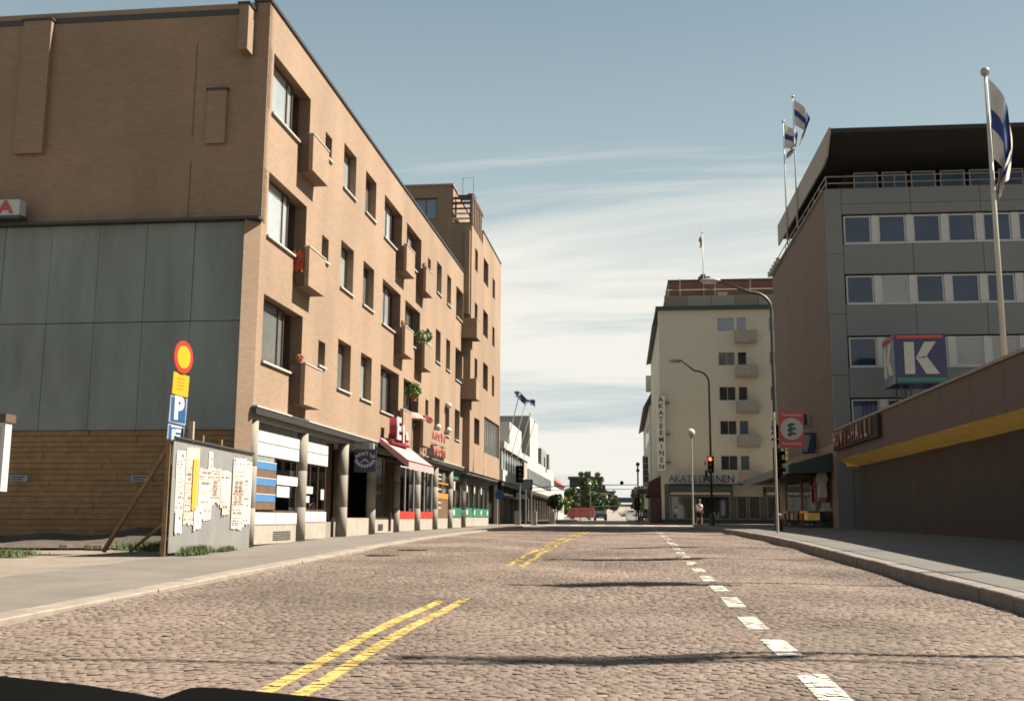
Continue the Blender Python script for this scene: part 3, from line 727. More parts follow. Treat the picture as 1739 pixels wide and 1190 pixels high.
# bay 4
shopfront(12.5, 15.8, .48, 3.5, bays=2, glass=GL_OLIVE, frame=BROWNFRAME)
m = MB(); m.box(13.4, 14.1, .178, .188, g + .22, g + .45); FL.part('plinth_vent', m, DARKMETAL)
m = MB(); m.box(15.0, 15.05, .1, .4, .8, 3.6); FL.part('brown_fin', m, BROWNPANEL)
# bays 5 and 6: red framed shop under the awning
for a, b in ((16.25, 19.65), (20.15, 23.55)):
    g, z0, zt_ = shopfront(a, b, .50, 3.35, bays=2, frame=WHITEFRAME)
    m = MB(); m.box(a + .05, b - .05, .172, .180, z0, z0 + .28); m.box(a + .05, a + .5, .172, .180, z0 + .3, zt_); FL.part('red_window_band', m, SIGNRED)
    m = MB(); m.box(a + .9, a + 1.5, .8, .85, z0, z0 + 1.5); m.box(a + 1.9, a + 2.4, 1.0, 1.05, z0, z0 + 1.7); FL.part('display_dress', m, WHITE)
# bay 7: brown window with orange band
g, z0, zt_ = shopfront(24.1, 27.4, .50, 3.5, bays=2, glass=GL_OLIVE)
m = MB(); m.box(24.15, 27.35, .172, .19, 2.22, 2.46); m.box(24.15, 27.35, .174, .19, 2.9, 2.96); FL.part('orange_band', m, ORANGE)
for zz in (1.75, 2.0, 2.62, 3.1, 3.3):
    m = MB(); m.box(24.6, 25.5, .165, .175, zz, zz + .05); FL.part('window_lettering', m, WHITE)
m = MB(); m.box(24.15, 27.35, .177, .19, z0, 2.2); FL.part('brown_window_panel', m, WOOD)
# bay 8, 9: green shop
for a, b, nb in ((28.0, 31.4, 2), (32.1, 41.6, 5)):
    g, z0, zt_ = shopfront(a, b, .52, 3.25, bays=nb, frame=CONC2)
    m = MB(); m.box(a + .03, b - .03, .165, .185, z0, z0 + .48); FL.part('green_panel', m, GREENP)
    m = MB(); m.box(a, b, .17, .26, 3.26, 3.58); FL.part('green_fascia', m, GREENF if nb == 5 else GREENP)
    for i in range(nb - (nb > 2)):
        m = MB(); m.sphere((a + 1.0 + i * 2.6, .15, z0 + .24), .16, 12, 6, (1.6, .05, 1)); FL.part('white_logo_disc', m, WHITE)
        if i < 3:
            m = MB(); m.box(a + .9 + i * 2.6, a + 1.25 + i * 2.6, .17, .18, 2.7, 3.15); FL.part('window_poster', m, WHITE)
m = MB(); m.box(36.6, 37.8, 1.2, 1.5, 1.9, 2.7); m.sphere((37.2, 1.0, 2.5), .42, 10, 6, (1, .4, 1)); FL.part('red_display', m, mat('salmon_display', (.6, .16, .08), .7, .1))

for a, b, z1_, m_ in ((2.4, 4.1, 2.8, 'c'), (4.8, 5.6, 2.8, 'd'), (16.3, 19.6, 3.0, 'c'), (20.2, 23.5, 3.0, 'c'), (28.1, 31.3, 3.1, 'c'), (32.2, 36.0, 3.2, 'c'), (38.5, 41.5, 3.1, 'd')):
    m = MB(); n_ = max(4, int((b - a) / .14))
    for k in range(n_):
        u0, u1 = a + (b - a) * k / n_, a + (b - a) * (k + 1) / n_
        m.face([(u0, .52 + .05 * (k % 2), 1.4), (u1, .52 + .05 * ((k + 1) % 2), 1.4), (u1, .52 + .05 * ((k + 1) % 2), z1_), (u0, .52 + .05 * (k % 2), z1_)])
    FL.part('shop_curtain', m, mat('tan_curtain', (.42, .33, .22), .9, .2, 4) if m_ == 'c' else WOOD)

# ---- the taller end of the block
TB = thing('corner_tower_block', 'taller six storey tan brick corner block with a roof terrace and pergola', 'building', (-8.0, 55, 0.7))
FT = Frame((-8.8, 24.5, 0), math.pi / 2 - AL, TB)
H2 = []
c1 = [(31.55, 32.55, 14.75, 15.98), (31.6, 32.6, 11.7, 12.95), (31.75, 32.75, 8.6, 9.92), (31.85, 33.75, 5.28, 6.68)]
c2 = [(34.75, 36.7, 14.8, 16.25), (34.75, 36.7, 11.72, 13.2), (34.9, 36.85, 8.64, 10.15)]
c3 = [(38.55, 39.6, 14.7, 15.9), (38.6, 39.6, 11.72, 12.9), (38.6, 39.6, 8.64, 9.9)]
big = (35.55, 42.1, 5.0, 7.1)
H2 = c1 + c2 + c3 + [big]
m = wall_holes(MB(), 30.35, 42.35, 3.72, 16.9, H2, depth=.3, y=-.38); m.box(34.4, 42.35, -.379, -.08, 16.9, 17.65); FT.part('front_wall', m, BRICK)
for h in c1 + c2 + c3: window(FT, h[0], h[1], h[2], h[3], y=-.14, glass=GL_DARK, mull=(.5,) if h[1] - h[0] > 1.5 else (), sill=PALEMETAL)
window(FT, *big, y=-.30, frame=STEEL, glass=GL_MID, mull=tuple(i / 8 for i in range(1, 8)), fw=.06)
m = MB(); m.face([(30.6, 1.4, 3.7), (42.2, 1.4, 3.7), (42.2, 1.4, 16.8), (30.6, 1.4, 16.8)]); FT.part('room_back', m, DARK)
m = MB(); m.box(30.36, 42.3, -.30, 12, 3.6, 3.719); FT.part('first_floor_slab', m, CONC)
m = MB(); m.box(30.4, 42.3, -.05, 12, 16.4, 16.6); FT.part('terrace_slab', m, CONC2)
m = MB(); m.box(34.36, 42.4, -.42, -.04, 17.652, 17.72); FT.part('parapet_flashing', m, DARKMETAL)
m = MB(); m.box(42.05, 42.35, -.078, 12, 3.72, 17.4); FT.part('end_wall', m, BRICK)
# side wall towards the camera (same direction as the gable), with the notch of the roof terrace
FS = Frame(FT.org + Vector((math.sin(AL) * 30.35, math.cos(AL) * 30.35, 0)), -AL, TB)
# FS: x runs outwards (towards the street), y along the street
m = MB()
w0, w1 = -3.85, -2.75
wall_holes(m, -12, .379, 3.72, 17.0, [], depth=.25, y=.0)
wall_holes(m, -12, -.72, 17.0, 19.15, [(-2.8, -1.55, 17.3, 18.5)], depth=.25, y=.0)
FS.part('side_wall', m, BRICK)
m = MB(); m.box(-12, -.66, -.06, 6.8, 19.152, 19.26); FS.part('penthouse_roof_edge', m, mat('pinkish_flashing', (.42, .27, .22), .6, .1))
m = MB(); m.box(-.98, -.72, .25, 6.5, 17.0, 19.15); m.box(-3.5, -.98, 6.2, 6.5, 17.0, 19.15); FS.part('penthouse_wall', m, BRICK)
window(FS, -2.8, -1.55, 17.3, 18.5, y=.08, frame=BROWNFRAME, glass=GL_BLUE, mull=(.5,))
m = MB(); m.box(.02, .3, -.22, -.002, 12.0, 16.6); FS.part('wall_duct', m, BRICK)
m = MB(); m.box(-.7, .37, 0, .12, 17.02, 17.08); m.box(.25, .37, .0, .12, 17.08, 18.55); FS.part('terrace_rail', m, BROWNPANEL)
for i in range(5):
    m = MB(); m.box(-.7, .25, -.02 + i * .06, .08 + i * .06, 17.25 + i * .30, 17.33 + i * .30 + (.05 if i > 2 else 0)); FS.part('pergola_slat', m, BROWNPANEL if i > 1 else PALEMETAL)
for i in range(6):
    m = MB(); m.box(.18, .36, .5 + i * .62, .66 + i * .62, 16.9, 18.62); FS.part('pergola_post', m, BRICK)
m = MB(); m.box(.10, .38, .12, 4.2, 18.555, 18.72); FS.part('pergola_beam', m, BROWNPANEL)
m = MB(); m.tube([(-.35, 1.2, 18.9), (-.35, 1.2, 19.95), (.25, 1.2, 19.95), (.25, 1.2, 18.9)], .025, 8); FS.part('roof_hatch_hoop', m, STEEL)
m = MB(); m.box(-.5, .36, .9, 1.5, 18.75, 18.9); FS.part('hatch_deck', m, DARKMETAL)

# ---- loose things on the left front
def leafclump(blobs, n, size, name='foliage'):
    V = []; F = []
    tot = sum(b[3] * b[4] * b[5] for b in blobs)
    for b in blobs:
        k = max(8, int(n * b[3] * b[4] * b[5] / tot))
        for _ in range(k):
            while True:
                p = np.array([random.uniform(-1, 1) for _ in range(3)]); q = float((p * p).sum())
                if q <= 1 and (q > .35 or random.random() < .35): break
            c_ = np.array([b[0] + p[0] * b[3], b[1] + p[1] * b[4], b[2] + p[2] * b[5]])
            a = np.array([random.gauss(0, 1) for _ in range(3)]); a /= np.linalg.norm(a)
            t = np.cross(a, [random.gauss(0, 1) for _ in range(3)]); t /= np.linalg.norm(t) + 1e-9
            s = size * random.uniform(.6, 1.3); i0 = len(V)
            V += [tuple(c_ - a * s), tuple(c_ + t * s * .55), tuple(c_ + a * s), tuple(c_ - t * s * .55)]; F.append((i0, i0 + 1, i0 + 2, i0 + 3))
    m = MB(); m.v = V; m.f = F; m.mi = [0] * len(F); return m
def FLpt(s, out, z):
    return Vector((-8.8 + math.sin(AL) * s + math.cos(AL) * out, 24.5 + math.cos(AL) * s - math.sin(AL) * out, z))
# blue lantern sign
RZ = math.pi / 2 - AL
p = FLpt(8.75, .15, 2.72)
t = thing('hanging_shop_sign', 'navy blue hanging shop sign with pale arched lettering and a mountain emblem', 'sign', p)
m = MB(); m.box(0, .70, -.06, .06, 0, .70); obj('sign_board', m, NAVY, t, p)
m = MB(); m.box(.0, .60, -.05, .05, .74, .90); obj('sign_lamp_box', m, GREYCLAD, t, p)
m = MB(); m.box(.48, .62, -.06, .055, .73, .92); obj('white_lamp_end', m, WHITE, t, p)
m = MB(); m.tube([(-.30, 0, .95), (.7, 0, .95)], .02, 6); obj('bracket', m, DARKSTEEL, t, p)
for i, ch in enumerate('PENTIN'):
    a = R(150 - i * 24); me = text_mesh('letter', ch, .15, WHITE, .004, bold=.006); o = obj('letter', me, None, t, p + Vector((.35 + .30 * math.cos(a), -.066, .38 + .20 * math.sin(a))))
for i in range(9):
    a = R(195 + i * 18.5); m = MB(); m.box(-.028, .028, -.004, .004, -.05, .05); o = obj('letter', m, WHITE, t, p + Vector((.35 + .29 * math.cos(a), -.066, .42 + .24 * math.sin(a)))); o.rotation_euler.y = -(a - R(270))
m = MB(); m.prism([(.20, .30), (.35, .43), (.50, .30), (.46, .30), (.35, .385), (.25, .30)], -.070, -.062); obj('emblem', m, WHITE, t, p)
# big crimson script sign
p = FLpt(12.5, .32, 4.0)
t = thing('crimson_script_sign', 'crimson box sign with fat pale pink script letters above the pink awning', 'sign', p)
def out_letter(name, ch, size, s, out, z, mats, parent, ext=.03, bold=.0, sx=1.0):
    me = text_mesh(name, ch, size, mats, ext, bold=bold, sx=sx); return obj(name, me, None, parent, FLpt(s, out, z), RZ)
for (s, o_, ch, sz) in ((13.0, .55, 'E', 1.05), (14.0, .5, 'l', .85), (14.6, .5, 'a', .7)):
    out_letter('letter_side', ch, sz, s, o_ - .11, 4.42 if sz > .9 else 4.30, CRIMSON, t, .14, .02, 1.2)
    out_letter('letter', ch, sz, s, o_ + .04, 4.42 if sz > .9 else 4.30, PINKW, t, .02, .045, 1.2)
m = MB(); m.box(0, 2.9, -.10, .05, -.08, .02); obj('sign_rail', m, CRIMSON, t, FLpt(12.3, .42, 3.98), RZ)
for s in (12.6, 13.8, 14.9): m = MB(); m.box(0, .06, -.10, .25, -.2, .1); obj('sign_bracket', m, DARKSTEEL, t, FLpt(s, .3, 4.0), RZ)
# coral two line sign
p = FLpt(20.6, .3, 4.0)
t = thing('coral_letter_sign', 'coral red two line letter sign fixed below the flower balcony', 'sign', p)
CORAL = mat('coral_letter', (.72, .27, .20), .5, .05)
for i, ch in enumerate('MUOTI'): out_letter('letter', ch, .52, 20.05 + i * .62, .50, 4.78, CORAL, t, .03, .02)
for i, ch in enumerate('PUOTI'): out_letter('letter', ch, .52, 20.2 + i * .62, .50, 4.12, CORAL, t, .03, .02)
m = MB(); m.box(19.7, 23.3, -.47, -.43, 4.43, 4.47); m.box(19.9, 23.5, -.47, -.43, 3.76, 3.80); m.box(21, 21.04, -.43, 0, 3.78, 4.46); m.box(22.8, 22.84, -.43, 0, 3.78, 4.46)
obj('sign_rail', m, STEEL, t, FL.org, FL.rz)
# awning
p = FLpt(12.4, 0, 3.9)
t = thing('pink_awning', 'pink cloth awning with scalloped valance sloping over the red framed shop', 'awning', p)
m = MB(); n_ = 8; a0, a1 = 11.9, 16.4
for i in range(n_):
    s0, s1 = a0 + (a1 - a0) * i / n_, a0 + (a1 - a0) * (i + 1) / n_
    for j in range(4):
        u0, u1 = j / 4, (j + 1) / 4
        def AP(s, u): return FLpt(s, .17 + 1.05 * u, 4.06 - .80 * u - .03 * math.sin(math.pi * u))
        m.face([AP(s0, u0), AP(s1, u0), AP(s1, u1), AP(s0, u1)])
obj('awning_cloth', m, PINK, t, (0, 0, 0))
m = MB()
for i in range(24):
    s0, s1 = a0 + (a1 - a0) * i / 24, a0 + (a1 - a0) * (i + 1) / 24; d = .28 + .02 * math.sin(i * 1.4)
    m.face([FLpt(s0, 1.225, 3.26), FLpt(s1, 1.225, 3.26), FLpt(s1, 1.225, 3.26 - d), FLpt(s0, 1.225, 3.26 - d)])
for ss in (a0, a1):
    m.face([FLpt(ss, .17, 4.06), FLpt(ss, 1.22, 3.26), FLpt(ss, 1.22, 3.0), FLpt(ss, .17, 3.85)])
obj('valance', m, PINK, t, (0, 0, 0))
m = MB(); m.tube([FLpt(a0, 1.22, 3.25), FLpt(a1, 1.22, 3.25)], .025, 6)
for ss in (a0 + .1, (a0 + a1) / 2, a1 - .1): m.tube([FLpt(ss, .0, 3.3), FLpt(ss, 1.18, 3.15)], .018, 6)
obj('awning_frame', m, DARKSTEEL, t, (0, 0, 0))
# street-side lamps (white balls) on the front
for k, (s, z, w) in enumerate(((22.6, 5.35, 'lower wall beside the coral sign, nearer one'), (25.2, 5.42, 'lower wall past the coral sign'), (25.2, 6.6, 'window head past the coral sign'))):
    p = FLpt(s, .2, z); t = thing('globe_wall_lamp', 'small white globe lamp on the ' + w, 'lamp', p, 'globe lamps on the brick front')
    m = MB(); m.sphere(p, .13, 12, 8); obj('globe', m, WHITE, t, (0, 0, 0), smooth=True); m = MB(); m.tube([FLpt(s, 0, z), FLpt(s, .12, z)], .02, 6); obj('arm', m, DARKSTEEL, t, (0, 0, 0))
# things on the balconies
def drape(name, label, cat, s, out, z, w, h, m_):
    m = MB(); n1, n2 = 8, 6
    for i in range(n1):
        for j in range(n2):
            def Q(a, b): return FLpt(s + w * a / n1, out + .05 * math.sin(a * 1.9 + b * .5), z - h * b / n2 * (1 - .12 * math.sin(a * 1.1)))
            m.face([Q(i, j), Q(i + 1, j), Q(i + 1, j + 1), Q(i, j + 1)])
    o = obj(name, m, m_, label=label, cat=cat); return o
m = MB()
for i in range(6):
    for j in range(6):
        def Q(a, b): return FLpt(2.56 - .03 * math.sin(a * 1.7 + b), -.02 + .30 * a / 6, 8.36 - .55 * b / 6 + .05 * math.sin(a * 2.1))
        m.face([Q(i, j), Q(i + 1, j), Q(i + 1, j + 1), Q(i, j + 1)])
obj('hanging_rug', m, ORANGECLOTH, label='orange red rug hung over the side of the second floor balcony nearest the gable', cat='rug')
m = MB()
for i in range(7): m.box(-.55 + .0, .3, -.01, .01, 0, .1)
def potted(label, s, out, z, gr, leafm, n=220, r=.28, tall=.32):
    p = FLpt(s, out, z); t = thing('balcony_plant', label, 'plant', p, gr)
    m = MB(); m.lathe(p.x, p.y, [(p.z, .11), (p.z + .22, .15)], 12); obj('pot', m, mat('terracotta', (.42, .16, .08), .8, .1), t, (0, 0, 0))
    obj('foliage', leafclump([(p.x, p.y, p.z + .22 + tall * .6, r, r, tall)], n, .07), leafm, t, (0, 0, 0))
potted('bright green bushy plant hanging at the first floor loggia over the script sign', 17.9, .05, 6.0, 'balcony plants', mat('fresh_leaf', (.20, .30, .05), .7, .3, 3), 300, .30, .34)
potted('green trailing plant on the second floor balcony rail over the bushy plant', 18.5, .28, 8.4, 'balcony plants', GREEN, 260, .40, .25)
p = FLpt(18.7, .36, 5.33)
o = obj('flower_box', leafclump([(p.x, p.y + .5, p.z + .05, .18, .9, .14)], 260, .06), mat('red_flowers', (.48, .06, .07), .7, .3, 8), label='red flowers along the rail of the first floor balcony above the coral sign', cat='flower box')
p = FLpt(17.7, .05, 4.95)
t = thing('balcony_parasol', 'small pink and white dome parasol on the first floor balcony behind the flowers', 'parasol', p)
m = MB(); m.lathe(p.x, p.y, [(p.z + .30, .50), (p.z + .42, .42), (p.z + .54, .22), (p.z + .58, .02)], 12); obj('canopy', m, PINK, t, (0, 0, 0))
m = MB(); m.tube([(p.x, p.y, 3.97), (p.x, p.y, p.z + .55)], .02, 6); obj('pole', m, STEEL, t, (0, 0, 0))
for k, (s, z, lb) in enumerate(((2.75, 5.42, 'red flower pot on the first floor balcony nearest the gable'), (14.9, 8.62, 'orange flower pot on the second floor balcony above the script sign'), (18.7, 11.8, 'red flower pot on the top floor balcony beside the narrow windows'))):
    p = FLpt(s, .22, z - .1); t = thing('flower_pot', lb, 'flower pot', p)
    m = MB(); m.lathe(p.x, p.y, [(p.z, .06), (p.z + .13, .08)], 12); obj('pot', m, mat('terracotta', (.42, .16, .08), .8, .1), t, (0, 0, 0))
    obj('flowers', leafclump([(p.x, p.y, p.z + .18, .10, .13, .08)], 60, .035), mat('orange_flowers', (.62, .12, .03), .7, .3, 8), t, (0, 0, 0))
# TA box sign on the gable
t = thing('gable_box_sign', 'white box sign with red letters TA at the left on the gable', 'sign', (-16.5, 24.2, 8.62))
m = MB(); m.box(-19.0, -14.83, 24.02, 24.3, 8.64, 9.04); obj('box', m, mat('white_sign_face', (.62, .64, .64), .5, .05), t, (0, 0, 0)); m = MB(); m.box(-19.1, -14.78, 24.0, 24.31, 8.56, 8.635); obj('shelf', m, DARKMETAL, t, (0, 0, 0))
for i, ch in enumerate(('T', 'A')): obj('letter', text_mesh('letter', ch, .44, SIGNRED, .008, bold=.015, sx=1.3), None, t, (-15.80 + i * .60, 24.01, 8.83))
for k, (x, lb) in enumerate(((-14.52, 'small pale blue notice plate on the timber wall, the left one'), (-11.47, 'small pale blue notice plate on the timber wall, the one behind the leaning brace'))):
    t = thing('notice_plate', lb, 'sign', (x, 24.38, 2.1))
    PB = mat('pale_blue_plate', (.30, .36, .42), .5, .05)
    m = MB(); m.box(x - .22, x + .22, 24.39, 24.41, 2.10, 2.25); obj('plate', m, PB, t, (0, 0, 0))
    m = MB(); m.box(x - .17, x + .16, 24.384, 24.388, 2.19, 2.22); m.box(x - .17, x + .10, 24.384, 24.388, 2.13, 2.16); obj('lettering', m, DARKSTEEL, t, (0, 0, 0))

# ================================================================== hoarding, signs and yard on the left
HA, HB = Vector((-9.1, 20.8, 0)), Vector((-8.62, 24.1, 0)); hd_ = (HB - HA).normalized(); hrz = math.atan2(hd_.y, hd_.x); HL = (HB - HA).length
t = thing('sheet_hoarding', 'grey corrugated sheet hoarding covered in torn posters between the gable and the pavement', 'hoarding', (HA.x, HA.y, zg(20.8)))
def HP(s, out, z): return Vector((HA.x + hd_.x * s + hd_.y * out, HA.y + hd_.y * s - hd_.x * out, z))
for i in range(4):
    s0, s1 = HL * i / 4, HL * (i + 1) / 4 + .02; m = MB(); n_ = 22; dy = .004 * (i % 2)
    for k in range(n_):
        a, b = s0 + (s1 - s0) * k / n_, s0 + (s1 - s0) * (k + 1) / n_
        ya, yb = .015 * (k % 2) + dy, .015 * ((k + 1) % 2) + dy
        za = 2.84 - .13 * a / HL; zb = 2.84 - .13 * b / HL; g = zg(22) + .1 + random.uniform(0, .015)
        m.face([HP(a, ya, g), HP(b, yb, g), HP(b, yb, zb), HP(a, ya, za)]); m.face([HP(b, -.02, g), HP(a, -.02, g), HP(a, -.02, za), HP(b, -.02, zb)])
    obj('corrugated_sheet', m, CORR, t, (0, 0, 0))
m = MB(); m.tube([HP(-.02, .03, 2.87), HP(HL, .03, 2.74)], .03, 8); obj('top_rail', m, DARKSTEEL, t, (0, 0, 0))
for s in (0.0, HL / 2, HL - .05):
    m = MB(); z = 2.84 - .13 * s / HL; a = HP(s, -.10, zg(22)); m.box(-.045, .045, -.045, .045, 0, z - zg(22), Matrix.Translation(a)); obj('post', m, TIMBER, t, (0, 0, 0))
m = MB(); m.tube([HP(.05, -.1, 2.75), (-10.9, 21.7, .55)], .05, 6); obj('brace', m, TIMBER, t, (0, 0, 0))
m = MB(); m.tube([HP(.1, -.1, 1.2), (-10.5, 22.1, .55)], .04, 6); obj('brace', m, TIMBER, t, (0, 0, 0))
for s in (1.6, 2.4): m = MB(); m.box(-.03, .03, -.03, .03, 0, .4, Matrix.Translation(HP(s, -.3, 2.7 - .13 * s / HL))); obj('stub', m, TIMBER, t, (0, 0, 0))
def torn(s, z0, w, h, m_, k, n_=7):
    top = [(s + w * i / n_, z0 + h + random.uniform(-.03, .02)) for i in range(n_ + 1)]; bot = [(s + w * i / n_, z0 + random.uniform(-.04, .05)) for i in range(n_ + 1)]
    m = MB()
    for i in range(n_):
        m.face([HP(*p) for p in ((bot[i][0], k, bot[i][1]), (bot[i + 1][0], k, bot[i + 1][1]), (top[i + 1][0], k, top[i + 1][1]), (top[i][0], k, top[i][1]))])
    return m
PAPER = mat('poster_paper', (.72, .67, .58), .9, .1, 12); PAPER2 = mat('pinkish_poster_paper', (.70, .56, .47), .9, .12, 12)
PRINT = mat('faded_poster_print', (.20, .15, .13), .9, .4, 30); YPAPER = mat('yellow_poster', (.78, .42, .03), .8, .05)
spec = [(.12, 1.35, .32, 1.28, 0), (.10, 2.05, .28, .50, 0), (.46, 1.12, .52, 1.60, 1), (1.0, 1.45, .55, .85, 0), (1.15, 1.2, .40, .40, 0), (1.35, 2.25, .18, .42, 0), (1.48, 1.55, .42, .78, 1), (1.92, 1.50, .42, .78, 0), (1.88, 2.0, .34, .28, 0), (2.42, 1.05, .60, 1.55, 1), (2.45, 1.0, .45, .5, 0), (2.95, 1.1, .34, 1.45, 0), (.14, .95, .26, .45, 0), (2.0, 1.3, .3, .3, 1), (.85, 1.0, .3, .5, 0), (2.5, 2.2, .5, .38, 0)]
for i, (s, z, w, h, k) in enumerate(spec): obj('poster', torn(s, z, w, h, (PAPER, PAPER2)[k], .024 + .0012 * i), (PAPER, PAPER2)[k], t, (0, 0, 0))
obj('poster', torn(.72, 1.42, .20, 1.05, YPAPER, .048), YPAPER, t, (0, 0, 0), label='narrow yellow poster')
m = MB(); m2 = MB(); rp = random.Random(5)
def pr(mb_, a, b, w, h, k=.052): mb_.face([HP(a, k, b), HP(a + w, k, b), HP(a + w, k, b + h), HP(a, k, b + h)])
for i, (s, z, w, h, k) in enumerate(spec):
    zz = z + .08; lay = .026 + .0012 * i
    while zz < z + h - .08:
        hh = rp.choice((.012, .012, .02, .035, .06))
        if rp.random() < .82:
            x = s + .03
            while x < s + w - .06:
                ww = min(rp.uniform(.02, .09), s + w - .03 - x)
                if rp.random() < .7: pr(m if rp.random() < .8 else m2, x, zz, ww, hh, lay)
                x += ww + rp.uniform(.01, .04)
        zz += hh + rp.uniform(.02, .05)
for (s, z, w, h) in ((2.52, 1.55, .13, .55), (2.72, 1.6, .13, .5), (1.58, 1.75, .16, .3)):
    for q in range(5):
        for r_ in range(9): pr(m, s + w * q / 5, z + h * r_ / 9, w / 6 * rp.uniform(.5, 1), h / 9 * rp.uniform(.5, .9), .047)
obj('poster_print_colour', m2, mat('red_brown_print', (.45, .16, .10), .9, .3, 20), t, (0, 0, 0), kind='stuff')
obj('poster_print', m, PRINT, t, (0, 0, 0), kind='stuff')
def tuft(name, label, x, y, w, d, h, n_, g):
    m = MB()
    for _ in range(n_):
        px_, py_ = x + random.gauss(0, w), y + random.gauss(0, d); a = random.uniform(0, 6.28); hh = h * random.uniform(.4, 1); l = .012
        z = zg(py_) + g; ox, oy = random.gauss(0, .05), random.gauss(0, .05)
        m.face([(px_ - l * math.cos(a), py_ - l * math.sin(a), z), (px_ + l * math.cos(a), py_ + l * math.sin(a), z), (px_ + ox, py_ + oy, z + hh)])
    return obj(name, m, mat('weed_green', (.11, .16, .045), .8, .4, 3), kind='stuff', label=label, cat='weeds')
tuft('weeds', 'green weeds at the foot of the poster hoarding', -8.82, 21.5, .10, .28, .20, 1100, .09)
tuft('weeds', 'small tuft of weeds at the middle of the hoarding foot', -8.72, 23.0, .06, .2, .12, 400, .09)
tuft('weeds', 'clump of weeds at the left edge of the yard', -12.1, 20.2, .22, .22, .16, 900, .09)
tuft('weeds', 'rank weeds in the shade behind the leaning brace', -10.6, 23.3, .35, .3, .22, 1100, .09)
m = MB()
for _ in range(260):
    x, y_ = random.uniform(-22, -9.8), 24.1 - abs(random.gauss(0, .5)); s = random.uniform(.04, .16)
    m.sphere((x, y_, zg(y_) + .1), s, 6, 4, (1.3, 1, .7))
obj('rubble', m, mat('earth_rubble', (.13, .10, .075), .95, .3, 4), kind='stuff', label='earth and rubble along the foot of the timber wall', cat='rubble')
m = MB(); n_ = 30
prof = [(-.0, .42), (.35, .34), (.8, .16), (1.3, .0)]
for i in range(n_):
    x0, x1 = -24 + 14 * i / n_, -24 + 14 * (i + 1) / n_
    for (d0, h0), (d1, h1) in zip(prof[:-1], prof[1:]):
        def q(x, d, h): return (x, 24.4 - d * (1 + .2 * math.sin(x * 1.3)), zg(24) + .09 + h * (.75 + .35 * math.sin(x * 1.9 + 1) * math.sin(x * .7)))
        m.face([q(x0, d0, h0), q(x0, d1, h1), q(x1, d1, h1), q(x1, d0, h0)])
obj('earth_bank', m, mat('dark_earth', (.10, .075, .055), .95, .3, 3, bump=.8, bscale=14), kind='structure')

# sign post with four plates, leaning a little
P0 = Vector((-9.58, 21.5, zg(21.5))); lean = Vector((.052, 0, 1)).normalized()
t = thing('traffic_sign_post', 'leaning sign post with a round yellow and red sign above a blue P parking sign', 'sign', P0)
SR = R(80)
def SP(z, dx=0, dy=0): return Vector((P0.x + .02 + .052 * (z - P0.z) - dy * math.sin(SR), P0.y + dy * math.cos(SR), z))
m = MB(); m.tube([SP(.5), SP(4.95)], .032, 10); obj('post', m, STEEL, t, (0, 0, 0))
def plate(name, zc, w, h, m_, dy=-.05, parent=t, label=None):
    m = MB(); m.box(-w / 2, w / 2, -.006, .006, -h / 2, h / 2); p = SP(zc, 0, dy); o = obj(name, m, m_, parent, p, SR); o.rotation_euler.y = .05; return o
def disc_mesh(name, r0, m_, d=.006, n_=32):
    m = MB(); m.prism([(r0 * math.cos(2 * math.pi * i / n_), r0 * math.sin(2 * math.pi * i / n_)) for i in range(n_)], -d, d); return m.mesh(name, m_)
o = obj('round_sign', disc_mesh('round_sign', .35, SIGNRED), None, t, SP(4.63, 0, -.05), SR)
q = obj('yellow_disc', disc_mesh('yellow_disc', .245, YELLOW, .003), None, t, SP(4.63, 0, -.05) + Vector((math.sin(SR), -math.cos(SR), 0)) * .010, SR)
plate('yellow_plate', 4.04, .58, .46, YELLOW); 
m = MB()
for i in range(4): m.box(-.14, .12 - .03 * (i % 2), -.012, -.007, .12 - i * .075, .135 - i * .075)
obj('lettering', m, mat('dim_lettering', (.45, .22, .02), .6, .05), t, SP(4.04, 0, -.05), SR)
plate('parking_plate', 3.50, .62, .58, mat('plate_rim', (.36, .42, .48), .5, .05)); 
m = MB(); m.box(-.27, .27, -.011, -.008, -.26, .26); obj('blue_field', m, BLUE, t, SP(3.50, 0, -.05), SR)
obj('letter', text_mesh('letter', 'P', .66, WHITE, .002, bold=.035), None, t, SP(3.52, 0, -.05) + Vector((math.sin(SR), -math.cos(SR), 0)) * .016, SR)
plate('lower_plate', 3.01, .60, .36, mat('plate_rim', (.36, .42, .48), .5, .05))
m = MB(); m.box(-.26, .26, -.011, -.008, -.155, .155); obj('blue_field', m, BLUE, t, SP(3.01, 0, -.05), SR)
m = MB(); m.box(-.20, .20, -.016, -.012, .12, .15); m.box(-.16, -.03, -.016, -.012, -.13, .08); m.box(-.02, .17, -.016, -.012, .02, .09); m.box(-.02, .15, -.016, -.012, -.10, -.03); obj('lettering', m, WHITE, t, SP(3.01, 0, -.05), SR)
p = Vector((-9.14, 21.75, 0))
m = MB(); m.box(-.05, .05, -.04, .04, zg(22), 3.28); o = obj('wooden_stake', m, mat('weathered_board', (.46, .36, .26), .8, .1), None, p, label='pale wooden stake standing behind the lower plate of the parking sign', cat='stake')
# advertising board at the left edge
p = Vector((-11.9, 18.0, zg(18)))
t = thing('advertising_board', 'white framed blue advertising board with a brown cap at the left edge', 'billboard', p)
m = MB(); m.box(-12.9, -10.98, 17.9, 18.1, 1.70, 2.92); obj('frame', m, WHITE, t, (0, 0, 0)); m = MB(); m.box(-12.8, -11.08, 17.88, 17.898, 1.80, 2.84); obj('poster_face', m, BLUE, t, (0, 0, 0))
m = MB(); m.box(-12.95, -10.95, 17.84, 18.16, 2.925, 3.07); obj('cap', m, BROWNPANEL, t, (0, 0, 0))
for x in (-12.7,): m = MB(); m.box(x, x + .1, 17.95, 18.05, .3, 1.70); obj('leg', m, DARKSTEEL, t, (0, 0, 0))

